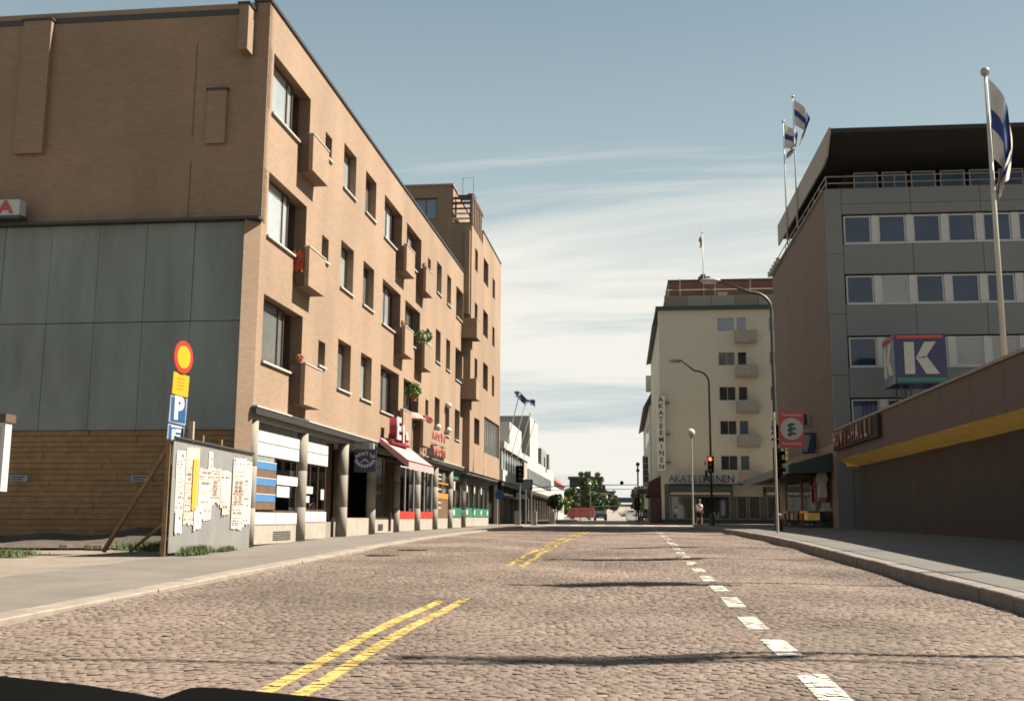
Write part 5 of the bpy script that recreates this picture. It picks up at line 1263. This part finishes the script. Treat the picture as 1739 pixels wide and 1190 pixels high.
D('ground_floor', -30, -11.0, 84.6, 150, .8, 4.3, mat('brown_shopfront', (.12, .085, .065), .7, .35, .8)); D('dark_soffit', -30, -9.6, 84.5, 150, 3.95, 4.28, DARKMETAL)
for i in range(16): D('shop_column', -10.3, -10.0, 85 + i * 4, 85.3 + i * 4, .9, 4.0, CONC)
for i, m_ in enumerate((WHITE, YELLOWWOOD, RED, BLUE, CURTAIN, ORANGE, WHITE, RED)): D('shop_display', -10.99, -10.9, 86 + i * 5, 88.4 + i * 5, 1.4, 2.6, m_)
D('striped_blind', -10.4, -9.5, 86, 92, 3.2, 3.35, WHITE); D('blue_shop_sign', -10.2, -10.0, 100, 112, 3.3, 3.8, BLUE); D('blind', -10.3, -9.6, 94, 99, 3.1, 3.2, WHITE)
m = MB(); m.box(-9.6, -9.3, 134, 136, 7.6, 9.4); obj('chimney', m, GREYWALL, DS, (0, 0, 0))
for i in range(4):
    y = 84.9 + i * 5
    t = thing('leaning_flagpole', ['leaning flagpole with a blue and white flag on the store front, the nearest', 'bare leaning flagpole second along the store front', 'bare leaning flagpole third along the store front', 'bare leaning flagpole farthest along the store front'][i], 'flagpole', (-9.6, y, 7), 'leaning flagpoles on the store front')
    tip = Vector((-8.35 + .02 * i, y + .6, 11.3 - .25 * i)); m = MB(); m.tube([(-9.42, y, 6.6), tip], .035, 6); obj('pole', m, PALEMETAL, t, (0, 0, 0)); m = MB(); m.sphere(tip, .1, 8, 6); obj('finial', m, WHITE, t, (0, 0, 0))
    if i == 0:
        V = []; nu, nv = 16, 8
        for a in range(nu + 1):
            for b in range(nv + 1): u, v = a / nu, b / nv; V.append((tip.x - .4 + 1.7 * u, tip.y + .12 * math.sin(u * 9), tip.z + .35 - .9 * u - .55 * v + .12 * math.sin(u * 8 + v)))
        m = MB(); m.v = V
        for a in range(nu):
            for b in range(nv): k = a * (nv + 1) + b; m.f.append((k, k + nv + 1, k + nv + 2, k + 1)); m.mi.append(1 if b in (1, 2, 3, 4) or 5 <= a <= 7 else 0)
        o = obj('flag', m.mesh('flag', [FLAGW, FLAGB]), None, None, (0, 0, 0)); o['label'] = 'blue and white flag blowing from the nearest leaning pole of the store'; o['category'] = 'flag'
# houses further on
def house(label, x0, x1, y0, y1, z0, zw, zr, wall, roof, gable_axis='y', win=True):
    t = thing('street_house', label, 'house', ((x0 + x1) / 2, y0, z0))
    m = MB(); m.box(x0, x1, y0, y1, z0 - 1, zw); obj('wall', m, wall, t, (0, 0, 0)); m = MB(); xm = (x0 + x1) / 2
    m.prism([(x0 - .5, zw - .1), (xm, zr), (x1 + .5, zw - .1)], y0 - .4, y1 + .4); obj('roof', m, roof, t, (0, 0, 0))
    fx = x1 if x1 < 0 else x0
    if win:
        n_ = int((y1 - y0) / 3.2)
        for lv in range(max(1, int((zw - z0) / 3.2))):
            for i in range(n_):
                a = y0 + 1 + i * 3.2; m = MB(); s = .04 if x1 < 0 else -.04; m.box(fx + s * .1, fx + s, a, a + 1.3, z0 + 1.2 + lv * 3.1, z0 + 2.6 + lv * 3.1); w = obj('window', m, WHITEFRAME, t, (0, 0, 0))
                m = MB(); m.box(fx + s * 1.02, fx + s * 1.3, a + .1, a + 1.2, z0 + 1.3 + lv * 3.1, z0 + 2.5 + lv * 3.1); obj('pane', m, GL_DARK, w)
    m = MB(); m.box(xm - .4, xm + .4, y0 + 3, y0 + 4, zr - .8, zr + .7); obj('chimney', m, BROWNPANEL, t, (0, 0, 0)); return t
house('cream house with a steep red tiled roof after the white store', -20, -10.2, 156, 184, 1.2, 6.8, 11.5, WPLASTER, ROOFRED)
house('ochre house with a small gable behind the red van', -22, -11.5, 192, 214, 1.5, 5.6, 8.5, OCHRE, ROOFRED)
house('narrow ochre house between the trees at the left kerb far up the street', -5.6, -4.0, 262, 275, 2.6, 8.0, 9.2, OCHRE, DARKMETAL)
house('small pale house low among the far trees on the right', 7, 14, 215, 232, 1.8, 5.5, 8.0, WPLASTER, ROOFRED)
t = thing('dark_roofed_hall', 'dark flat roofed building behind the big tree far up the street', 'building', (-14, 300, 4)); m = MB(); m.box(-15, -6, 300, 320, 2, 12.6); obj('wall', m, mat('dark_green_cladding', (.045, .06, .045), .8, .2, .5), t, (0, 0, 0)); m = MB(); m.box(-15.4, -5.6, 299.5, 320, 12.6, 13.3); obj('roof_edge', m, DARKMETAL, t, (0, 0, 0))
t = thing('blue_overpass', 'blue road bridge crossing the far end of the street', 'bridge', (0, 420, 6)); m = MB(); m.box(-40, 40, 418, 426, 8.1, 9.8); obj('girder', m, BLUEBAND, t, (0, 0, 0)); m = MB(); m.box(-40, 40, 419, 425, 9.8, 10.0); obj('deck_edge', m, DARKMETAL, t, (0, 0, 0))
for x in (-9, 7): m = MB(); m.box(x, x + 1.5, 420, 424, 4, 8.1); obj('pier', m, CONC2, t, (0, 0, 0))
m = MB(); m.box(-2, 4.5, 432, 436, 6.5, 7.6); obj('far_shed', m, CONC2, label='pale low building seen under the blue bridge', cat='building')

# trees
def tree(label, x, y, h, w, n, leafm=GREEN, trunk_h=.35, sz=.3, group='trees along the far street'):
    g = zg(y); t = thing('street_tree', label, 'tree', (x, y, g), group)
    m = MB(); r0 = max(.06, h * .022); top = g + h * .8; m.tube([(x, y, g - .1), (x + .1, y, g + h * .35), (x - .05, y, top)], [r0 * 1.3, r0, r0 * .3], 8)
    for k in range(6):
        a = random.uniform(0, 6.28); z = g + h * random.uniform(trunk_h, .65); m.tube([(x, y, z), (x + math.cos(a) * w * .35, y + math.sin(a) * w * .35, z + h * .2)], [r0 * .5, r0 * .15], 5)
    obj('trunk', m, BARK, t, (0, 0, 0)); blobs = []
    for k in range(20):
        a = random.uniform(0, 6.28); rr = random.uniform(.05, .72) * w / 2; zz = g + h * (trunk_h + (1 - trunk_h) * random.uniform(.15, .86)); s = w * random.uniform(.10, .20)
        blobs.append((x + math.cos(a) * rr, y + math.sin(a) * rr, zz, s, s, s * .85))
    obj('crown', leafclump(blobs, n, sz), leafm, t, (0, 0, 0)); return t
tree('tallest broad green tree rising over the dark roofed hall', -8.2, 262, 11.2, 6.0, 9000, GREEN, .10, .36)
tree('second large green tree just left of the tallest one', -12.5, 255, 6.8, 5.5, 5000, GREEN, .1, .42)
tree('bright green young tree on the pavement beside the red van', -11.5, 205, 4.6, 4.0, 2500, mat('fresh_leaf', (.20, .30, .05), .7, .3, 3), .1, .3)
tree('low green tree behind the dark car', -5.0, 246, 5.0, 4.2, 2500, DGREEN, .1, .35)
tree('bushy green tree left of the hill road', -2.6, 285, 4.0, 4.0, 3500, GREEN, .05, .38)
tree('green tree at the kerb well left of the blue bridge', -9.5, 330, 6.5, 5.5, 3000, GREEN, .1, .4)
tree('distant dark tree rising over the left end of the bridge', -6.0, 440, 7.0, 8.0, 2500, DGREEN, .1, .6)
tree('slim tree beside the gantry pole on the right', 2.6, 190, 5.5, 3.0, 2000, GREEN, .15, .3)
tree('green tree right of the blue bridge', 5.0, 300, 7.5, 5.0, 3000, DGREEN, .1, .4)
tree('green tree between the gantry pole and the dark kiosk', 3.6, 160, 4.6, 2.6, 1500, GREEN, .15, .25)
tree('small clipped round tree on the left pavement before the white store', -7.0, 108, 2.9, 1.4, 900, GREEN, .5, .14)
tree('small clipped tree farther along the white store front', -8.2, 128, 3.2, 1.6, 900, GREEN, .45, .16)
tree('ragged green tree in front of the cream house with the red roof', -9.3, 150, 3.8, 2.4, 1500, GREEN, .3, .2)
m = leafclump([(random.uniform(-45, -16), random.uniform(470, 500), 9 + random.uniform(0, 3), 6, 4, 4) for _ in range(8)] + [(random.uniform(8, 50), random.uniform(470, 500), 10 + random.uniform(0, 2), 6, 4, 4) for _ in range(9)] + [(random.uniform(-12, 8), 500, 10.5, 4, 4, 2.5) for _ in range(3)], 14000, .9)
obj('far_woods', m, DGREEN, kind='stuff', label='belt of woods on the rise behind the bridge', cat='woods')

# ================================================================== street furniture
def lamp_post(label, x, y, h, arm, rise, rad=.09, m_=DARKSTEEL):
    g = zg(y) + .1; t = thing('street_lamp', label, 'street lamp', (x, y, g), 'curved arm street lamps')
    r_ = .8; pts = [(x, y, g), (x, y, g + h * .5), (x, y, g + h - r_)]
    for k in range(1, 7): a = math.pi / 2 * k / 6; pts.append((x - r_ * (1 - math.cos(a)) * 1.0, y, g + h - r_ + r_ * math.sin(a) * .85))
    pts.append((x - arm, y, g + h + rise)); rs = [rad, rad * .85] + [rad * .7] * 7 + [rad * .4]
    m = MB(); m.tube(pts, rs, 10); obj('pole', m, m_, t, (0, 0, 0), smooth=True)
    m = MB(); m.lathe(x, y, [(g, rad * 1.8), (g + .7, rad * 1.7), (g + .75, rad)], 10); obj('base', m, m_, t, (0, 0, 0))
    e = Vector((x - arm, y, g + h + rise)); m = MB(); m.sphere((e.x - .35, e.y, e.z + .03), .2, 14, 8, (2.1, .9, .55)); obj('lamp_head', m, mat('lamp_shell', (.42, .43, .42), .4, .05), t, (0, 0, 0), smooth=True)
    m = MB(); m.sphere((e.x - .38, e.y, e.z - .03), .16, 12, 6, (2.0, .85, .55)); obj('lamp_glass', m, mat('lamp_bowl', (.7, .7, .66), .2, .02), t, (0, 0, 0), smooth=True); return t
lamp_post('tall near street lamp with its arm reaching over the road beside the red square sign', 5.9, 42, 9.55, 2.0, .35)
lamp_post('farther street lamp with a curved arm in front of the cream block', 5.02, 62, 9.1, 1.55, .45, .075)
t = thing('globe_street_lamp', 'slender pale lamp post with a single white globe at the crossing', 'street lamp', (4.65, 73, zg(73)))
g = zg(73); m = MB(); m.tube([(4.65, 73, g), (4.65, 73, 7.0)], [.06, .045], 10); obj('pole', m, mat('pale_post_paint', (.55, .50, .40), .5, .06), t, (0, 0, 0)); m = MB(); m.sphere((4.62, 73, 7.15), .29, 16, 10); obj('globe', m, mat('globe_glass', (.72, .69, .60), .15, .03), t, (0, 0, 0), smooth=True); m = MB(); m.lathe(4.62, 73, [(6.82, .12), (6.95, .15)], 12); obj('collar', m, STEEL, t, (0, 0, 0))

def signal(parent, x, y, z, lit=None, rz=0.0, s=1.0, board=True):
    def part(n, m, mt): return obj(n, m, mt, parent, (x, y, z), rz)
    m = MB(); m.box(-.15 * s, .15 * s, -.10, .10, 0, .90 * s); h = part('signal_housing', m, BLACK)
    if board: m = MB(); m.box(-.24 * s, .24 * s, .04, .06, -.08, .98 * s); part('backboard', m, BLACK)
    for k, c in enumerate(((.05, .2, .08), (.25, .16, .02), (.30, .03, .02))):
        zc_ = (.16 + .29 * k) * s; on = lit == k
        m = MB(); m.prism([(.10 * s * math.cos(a_ * math.pi / 8), zc_ + .10 * s * math.sin(a_ * math.pi / 8)) for a_ in range(16)], -.115, -.101)
        mt = mat('lit_red_lens', (.8, .05, .02), .3, 0, emit=((1.0, .09, .03), 1.6)) if on else mat('unlit_lens_%d' % k, tuple(v * .35 for v in c), .25, 0)
        part('lens', m, mt)
        m = MB(); 
        for a_ in range(0, 8):
            t0, t1 = math.pi * a_ / 8, math.pi * (a_ + 1) / 8; r0 = .12 * s
            m.face([(r0 * math.cos(t0), -.10, zc_ + r0 * math.sin(t0)), (r0 * math.cos(t1), -.10, zc_ + r0 * math.sin(t1)), (r0 * math.cos(t1), -.26, zc_ + r0 * math.sin(t1)), (r0 * math.cos(t0), -.26, zc_ + r0 * math.sin(t0))])
        part('hood', m, BLACK)
t = thing('traffic_light', 'traffic light showing red on the farther lamp post in front of the cream block', 'traffic light', (5.0, 61.8, 3.5), 'traffic lights at the crossing'); signal(t, 5.0, 61.75, 3.95, 2, -.35, 1.05, False)
m = MB(); m.box(4.68, 4.80, 61.8, 61.95, 3.7, 4.1); m.box(4.66, 4.72, 61.8, 61.95, 4.4, 4.6); obj('side_bracket', m, BLACK, t, (0, 0, 0))
t = thing('traffic_light', 'dark traffic light hung on the near lamp pole below the red square sign', 'traffic light', (5.95, 41.8, 3), 'traffic lights at the crossing'); signal(t, 5.93, 41.75, 2.95, None, .9, 1.1); signal(t, 6.0, 41.85, 4.2, None, -2.2, .8, False)
def pole_signal(label, x, y, z, s=1.0, rz=0.0):
    g = zg(y) + .1; t = thing('traffic_light', label, 'traffic light', (x, y, g), 'traffic lights at the crossing'); m = MB(); m.tube([(x, y + .12, g), (x, y + .12, z + .9)], .05, 8); obj('pole', m, STEEL, t, (0, 0, 0)); signal(t, x, y, z, None, rz, s); return t
pole_signal('traffic light on a pale pole on the left pavement before the white store', -6.78, 70, 3.75, 1.05, .25)
t = thing('round_sign_back', 'round grey sign seen from behind on twin posts beside the left traffic light', 'sign', (-6.3, 70.5, zg(70)))
m = MB(); m.tube([(-6.42, 70.5, .9), (-6.42, 70.5, 3.9)], .04, 8); m.tube([(-6.08, 70.9, .9), (-6.08, 70.9, 3.9)], .04, 8); obj('post', m, STEEL, t, (0, 0, 0)); o = obj('disc', disc_mesh('disc', .36, GREYCLAD, .01), None, t, (-6.42, 70.42, 3.55)); m = MB(); m.box(-6.3, -6.0, 70.8, 70.84, 3.2, 3.9); obj('panel', m, DARKSTEEL, t, (0, 0, 0))
t = thing('blue_round_sign', 'round blue sign with a small signal above it at the corner of the brick block', 'sign', (-8.6, 74, 1)); m = MB(); m.tube([(-8.6, 74, .9), (-8.6, 74, 3.9)], .05, 8); obj('post', m, DARKSTEEL, t, (0, 0, 0)); obj('disc', disc_mesh('disc', .34, BLUE, .01), None, t, (-8.55, 73.9, 2.95)); signal(t, -8.55, 73.85, 3.4, None, .4, .55)
for i, (x, y, lb) in enumerate(((-6.55, 78.5, 'square concrete bollard nearer the crossing'), (-5.6, 84.5, 'square concrete bollard across the side street'), (-7.9, 80, 'squat concrete bollard by the shop display'))):
    g = zg(y) - .03; m = MB(); m.prism([(-.22, 0), (.22, 0), (.20, .95), (.12, 1.05), (-.12, 1.05), (-.20, .95)], -.2, .2); obj('concrete_bollard', m, CONC, None, (x, y, g), label=lb, cat='bollard', group='bollards at the crossing')
# mast arm gantries across the far street
t = thing('signal_gantry', 'mast with two horizontal arms and a round signal spanning the far street', 'gantry', (1.3, 95, 1)); m = MB(); m.tube([(1.3, 95, 1), (1.3, 95, 6.1)], .07, 8); obj('mast', m, DARKSTEEL, t, (0, 0, 0))
for z, zz, r_ in ((4.35, 4.30, .035), (3.95, 3.98, .028)): m = MB(); m.tube([(1.3, 95, z), (-4, 95, zz), (-9.4, 95, zz - .3)], r_, 6); obj('arm', m, DARKSTEEL, t, (0, 0, 0))
m = MB(); m.sphere((-.12, 94.9, 4.52), .17, 10, 8); obj('round_signal', m, BLACK, t, (0, 0, 0)); m = MB(); m.sphere((1.3, 95, 6.15), .18, 10, 8); m.sphere((1.3, 95, 5.6), .16, 10, 8); obj('mast_globes', m, DARKSTEEL, t, (0, 0, 0))
m = MB(); m.box(1.2, 2.5, 94.8, 94.95, 3.55, 3.95); obj('direction_board', m, NAVY, t, (0, 0, 0)); m = MB(); m.box(1.85, 2.5, 94.77, 94.799, 3.6, 3.9); obj('red_panel', m, CRIMSON, t, (0, 0, 0)); m = MB(); m.box(1.1, 2.45, 94.75, 95.0, 3.96, 4.06); obj('lamp_strip', m, WHITE, t, (0, 0, 0))
m = MB(); m.tube([(1.1, 95.2, 1), (1.1, 95.2, 3.5)], .05, 8); obj('mast', m, STEEL, t, (0, 0, 0)); signal(t, 1.2, 94.8, 2.3, None, 0, .9)
t = thing('far_wire_mast', 'pale post with a white street lamp standing in front of the big far tree', 'street lamp', (-4.6, 150, 1.2)); m = MB(); m.tube([(-4.6, 150, 1.1), (-4.6, 150, 6.2)], .06, 6); m.tube([(-4.6, 150, 3.1), (-.5, 150, 3.2)], .04, 6); obj('pole', m, STEEL, t, (0, 0, 0)); m = MB(); m.sphere((-4.7, 150, 6.2), .28, 8, 6); obj('globe', m, WHITE, t, (0, 0, 0))
t = thing('dome_street_lamp', 'white dome street lamp left of the big far tree', 'street lamp', (-5.8, 140, 1.2)); m = MB(); m.tube([(-5.6, 140, 1.1), (-5.6, 140, 5.4), (-5.9, 140, 5.5)], .05, 6); obj('pole', m, STEEL, t, (0, 0, 0)); m = MB(); m.sphere((-5.95, 140, 5.35), .3, 10, 6, (1, 1, .6)); obj('dome', m, WHITE, t, (0, 0, 0))
# red square sign
P = Vector((5.3, 37.0, zg(37) + .15)); t = thing('red_square_sign', 'red sign with a white disc and small white lettering on a slim pale post', 'sign', P)
m = MB(); m.tube([(5.18, 37.05, P.z), (5.18, 37.05, 4.95)], .04, 10); obj('post', m, mat('pale_post_paint', (.55, .50, .40), .5, .06), t, (0, 0, 0))
m = MB(); m.box(5.32, 6.16, 36.97, 37.01, 3.72, 4.98); obj('board', m, SIGNRED, t, (0, 0, 0)); m = MB(); m.box(5.19, 5.315, 36.98, 37.0, 4.0, 4.03); m.box(5.19, 5.315, 36.98, 37.0, 4.7, 4.73); obj('bracket', m, STEEL, t, (0, 0, 0))
o = obj('white_disc', disc_mesh('white_disc', .375, KW, .004), None, t, (5.74, 36.955, 4.36))
obj('lettering', text_mesh('lettering', 'Tervetuloa', .155, KW, .002, bold=.003), None, t, (5.74, 36.962, 4.84)); obj('lettering', text_mesh('lettering', 'Autotalolle', .15, KW, .002, bold=.003), None, t, (5.74, 36.962, 3.86))
m = MB()
for z in (4.17, 4.32, 4.47): m.prism([(5.62, z - .06), (5.72, z - .06), (5.88, z + .07), (5.70, z + .09), (5.60, z + .02)], 36.944, 36.950)
obj('emblem', m, mat('emblem_green', (.04, .08, .05), .6, .1), t, (0, 0, 0)); m = MB()
for z in (4.22, 4.40): m.prism([(5.74, z - .06), (5.90, z - .07), (5.86, z + .02)], 36.94, 36.946)
obj('emblem_accent', m, mat('emblem_red', (.25, .05, .04), .6, .1), t, (0, 0, 0))

# ================================================================== vehicles
def vehicle(name, label, cat, loc, rz, side, width, wheels, paint, glass_polys, front_glass=None, extras=None):
    """side: outline (x along, z); glass_polys: side window outlines"""
    t = thing(name, label, cat, loc); M = Matrix.Translation(Vector(loc)) @ Matrix.Rotation(rz, 4, 'Z')
    def add(n, m, mt, parent=t, smooth=False):
        for i, v in enumerate(m.v): m.v[i] = tuple(M @ Vector(v))
        return obj(n, m, mt, parent, (0, 0, 0) if parent is t else None, smooth=smooth)
    m = MB(); hw_ = width / 2; zmax = max(z for _, z in side); n_ = len(side)
    rings = []
    for yy, ins in ((-hw_, .10), (-hw_ + .05, .0), (hw_ - .05, .0), (hw_, .10)):
        rings.append([(x * (1 - ins * .02), yy * (1 - .16 * max(0, (z - .95)) / max(.3, zmax - .95)), z - (ins * .25 if z > .9 else 0)) for x, z in side])
    for rg in rings: m.v += rg
    for a in range(3):
        for i in range(n_): m.f.append((a * n_ + i, a * n_ + (i + 1) % n_, (a + 1) * n_ + (i + 1) % n_, (a + 1) * n_ + i)); m.mi.append(0)
    m.f.append(tuple(range(n_))[::-1]); m.f.append(tuple(3 * n_ + i for i in range(n_))); m.mi += [0, 0]
    add('body', m, paint)
    for s in (-1, 1):
        for poly in glass_polys:
            m = MB(); P = [(x, s * (hw_ * (1 - .16 * max(0, z - .95) / max(.3, zmax - .95)) + .012), z) for x, z in poly]; m.face(P if s < 0 else P[::-1]); add('side_window', m, GL_DARK)
        for wx, wr in wheels:
            m = MB(); m.tube([(wx, s * (hw_ - .20), wr), (wx, s * (hw_ + .015), wr)], wr, 18); w = add('wheel', m, RUBBER)
            m = MB(); m.tube([(wx, s * (hw_ + .016), wr), (wx, s * (hw_ + .03), wr)], wr * .58, 14); add('rim', m, STEEL, w)
    for n2, poly3, mt in (extras or []):
        m = MB(); m.face(poly3); add(n2, m, mt)
    return t
van_side = [(-2.15, .38), (2.15, .38), (2.25, .6), (2.25, .95), (2.12, 1.15), (1.72, 1.78), (1.50, 1.93), (-1.95, 1.95), (-2.2, 1.75), (-2.25, .7)]
vehicle('red_van', 'red panel van side on across the far end of the street', 'van', (-7.0, 178, zg(178)), math.pi, [(x, z) for x, z in van_side], 1.75, ((1.45, .34), (-1.35, .34)), VANRED, [[(1.15, 1.15), (1.92, 1.15), (1.62, 1.65), (1.15, 1.68)]],
        extras=[('windscreen', [(2.10, -.70, 1.2), (2.10, .70, 1.2), (1.76, .66, 1.74), (1.76, -.66, 1.74)], GL_MID), ('bumper', [(2.27, -.8, .42), (2.27, .8, .42), (2.27, .8, .56), (2.27, -.8, .56)], STEEL)])
sedan = [(-2.1, .35), (2.1, .32), (2.2, .55), (2.1, .82), (1.1, .92), (.55, 1.36), (-.95, 1.38), (-1.6, .98), (-2.15, .92), (-2.2, .55)]
sg = [[(.25, .95), (.85, .95), (.48, 1.28), (.25, 1.30)], [(-.95, .97), (.18, .95), (.18, 1.30), (-.85, 1.30)]]
car_ex = [('rear_window', [(-1.60, .60, 1.0), (-1.60, -.60, 1.0), (-1.02, -.55, 1.35), (-1.02, .55, 1.35)], GL_DARK), ('windscreen', [(1.08, -.62, .97), (1.08, .62, .97), (.60, .56, 1.34), (.60, -.56, 1.34)], GL_DARK), ('tail_light', [(-2.21, .78, .66), (-2.21, .5, .66), (-2.21, .5, .8), (-2.21, .78, .8)], RED), ('tail_light', [(-2.21, -.5, .66), (-2.21, -.78, .66), (-2.21, -.78, .8), (-2.21, -.5, .8)], RED), ('number_plate', [(-2.215, .26, .5), (-2.215, -.26, .5), (-2.215, -.26, .62), (-2.215, .26, .62)], WHITE)]
vehicle('parked_car', 'dark grey car seen from behind beside the red van', 'car', (-3.3, 153, zg(153)), math.pi / 2 + .08, sedan, 1.68, ((1.35, .3), (-1.3, .3)), CARDARK, sg, extras=car_ex)
vehicle('parked_car', 'small white car far away on the hill road', 'car', (1.2, 226, zg(226)), math.pi + .3, sedan, 1.65, ((1.35, .3), (-1.3, .3)), mat('white_car_paint', (.7, .7, .66), .3, .03, coat=.6), sg, extras=car_ex)
vehicle('parked_car', 'blue grey car partly hidden by the dark kiosk on the right', 'car', (3.0, 128, zg(128) + .1), math.pi / 2, sedan, 1.68, ((1.35, .3), (-1.3, .3)), mat('blue_grey_car_paint', (.08, .11, .15), .3, .04, coat=.7), sg, extras=car_ex)
vehicle('parked_car', 'maroon car parked beyond the blue grey one on the right', 'car', (2.9, 140, zg(140) + .1), math.pi / 2, sedan, 1.68, ((1.35, .3), (-1.3, .3)), mat('maroon_car_paint', (.14, .03, .03), .3, .04, coat=.7), sg, extras=car_ex)
# bonnet edge and wiper stub of the car the picture is taken from
t = thing('car_cowl', 'dark edge of a car cowl with a raised wiper housing at the bottom left', 'car part', (-.4, .8, 1.0))
m = MB(); m.prism([(-1.2, .95), (-1.2, 1.16), (-.539, 1.1142), (-.458, 1.108), (-.384, 1.0979), (-.363, 1.0946), (-.3, 1.08), (0.6, 1.05), (.6, .95)], .62, .90); obj('cowl_edge', m, BLACK, t, (0, 0, 0))
m = MB(); m.prism([(-.42, 1.02), (-.398, 1.095), (-.386, 1.0972), (-.381, 1.101), (-.377, 1.1045), (-.371, 1.1063), (-.362, 1.107), (-.347, 1.1069), (-.305, 1.1043), (-.249, 1.1003), (-.208, 1.0959), (-.12, 1.085), (-.05, 1.02)], .64, .91); obj('wiper_housing', m, BLACK, t, (0, 0, 0))

# ================================================================== pedestrian
def skin_mesh(name, verts, edges, radii, root, subdiv=2):
    me = bpy.data.meshes.new(name); me.from_pydata(verts, edges, []); o = bpy.data.objects.new(name, me); C.objects.link(o)
    o.modifiers.new('s', 'SKIN'); 
    if not me.skin_vertices: me.skin_vertices.new(name='')
    for i, r_ in enumerate(radii):
        me.skin_vertices[0].data[i].radius = r_ if isinstance(r_, tuple) else (r_, r_)
        me.skin_vertices[0].data[i].use_root = (i == root)
    sb = o.modifiers.new('d', 'SUBSURF'); sb.levels = subdiv; sb.render_levels = subdiv
    dg = bpy.context.evaluated_depsgraph_get(); dg.update(); r2 = bpy.data.meshes.new_from_object(o.evaluated_get(dg)); bpy.data.objects.remove(o)
    r2.name = name; return r2
# walking away across the street, leaning forward a little
g = zg(72); PX, PY = 4.98, 72.0
bv = [(0, 0, .92), (0, -.01, 1.1), (.0, .03, 1.32), (.01, .07, 1.47), (.01, .09, 1.55), (.01, .12, 1.66), (.01, .12, 1.74),
      (.09, 0, .88), (.14, .12, .50), (.15, .06, .10), (.15, .17, .03),
      (-.09, 0, .88), (-.13, .06, .50), (-.17, -.22, .14), (-.17, -.14, .05),
      (.17, .05, 1.40), (.24, -.02, 1.15), (.20, .14, .95), (.19, .18, .87), (-.17, .05, 1.40), (-.23, .0, 1.15), (-.16, .16, .98), (-.14, .20, .90)]
be = [(0, 1), (1, 2), (2, 3), (3, 4), (4, 5), (5, 6), (0, 7), (7, 8), (8, 9), (9, 10), (0, 11), (11, 12), (12, 13), (13, 14), (2, 15), (15, 16), (16, 17), (17, 18), (2, 19), (19, 20), (20, 21), (21, 22)]
br_ = [(.14, .10), (.12, .09), (.15, .10), (.06, .06), (.05, .05), (.085, .095), (.06, .07), .09, .055, .038, .035, .09, .055, .038, .035, .055, .042, .033, .03, .055, .042, .033, .03]
me = skin_mesh('person', bv, be, br_, 0); me.materials.append(SKIN)
person = obj('person', me, None, None, (PX, PY, g + .0), -.5, smooth=True, label='pedestrian in a white top and dark shorts with bare legs at the crossing kerb', cat='person')
me = skin_mesh('white_top', [(0, -.005, 1.02), (0, 0, 1.15), (0, .03, 1.34), (0, .06, 1.43), (.17, .05, 1.40), (.21, .01, 1.26), (-.17, .05, 1.40), (-.21, .02, 1.26)], [(0, 1), (1, 2), (2, 3), (2, 4), (4, 5), (2, 6), (6, 7)], [(.16, .12), (.155, .115), (.175, .125), (.08, .08), .075, .062, .075, .062], 0); me.materials.append(mat('bright_white_cloth', (1.4, 1.35, 1.25), .8, .03))
obj('white_top', me, None, person, None, smooth=True)
me = skin_mesh('dark_shorts', [(0, 0, 1.02), (0, 0, .90), (.10, .02, .80), (.125, .08, .60), (-.10, .01, .80), (-.12, .04, .60)], [(0, 1), (1, 2), (2, 3), (1, 4), (4, 5)], [(.165, .125), (.17, .13), .12, .10, .12, .10], 1); me.materials.append(mat('black_cloth', (.015, .015, .018), .9, .1)); obj('dark_shorts', me, None, person, None, smooth=True)
m = MB(); m.sphere((.01, .11, 1.705), .105, 12, 8, (.95, 1.08, 1.0)); obj('hair', m, mat('brown_hair', (.20, .10, .05), .8, .1), person, None, smooth=True)
for s in (-1, 1):
    for z, dx in ((0, .15),):
        pass
for (x, y, z) in ((.15, .12, .03), (-.17, -.17, .07)):
    m = MB(); m.sphere((x, y, z), .06, 10, 6, (.8, 2.0, .7)); obj('shoe', m, WHITE, person, None, smooth=True)

for o in bpy.data.objects:
    if o.type == 'MESH' and o.parent is None and 'kind' not in o and 'label' not in o: print('UNLABELLED', o.name)
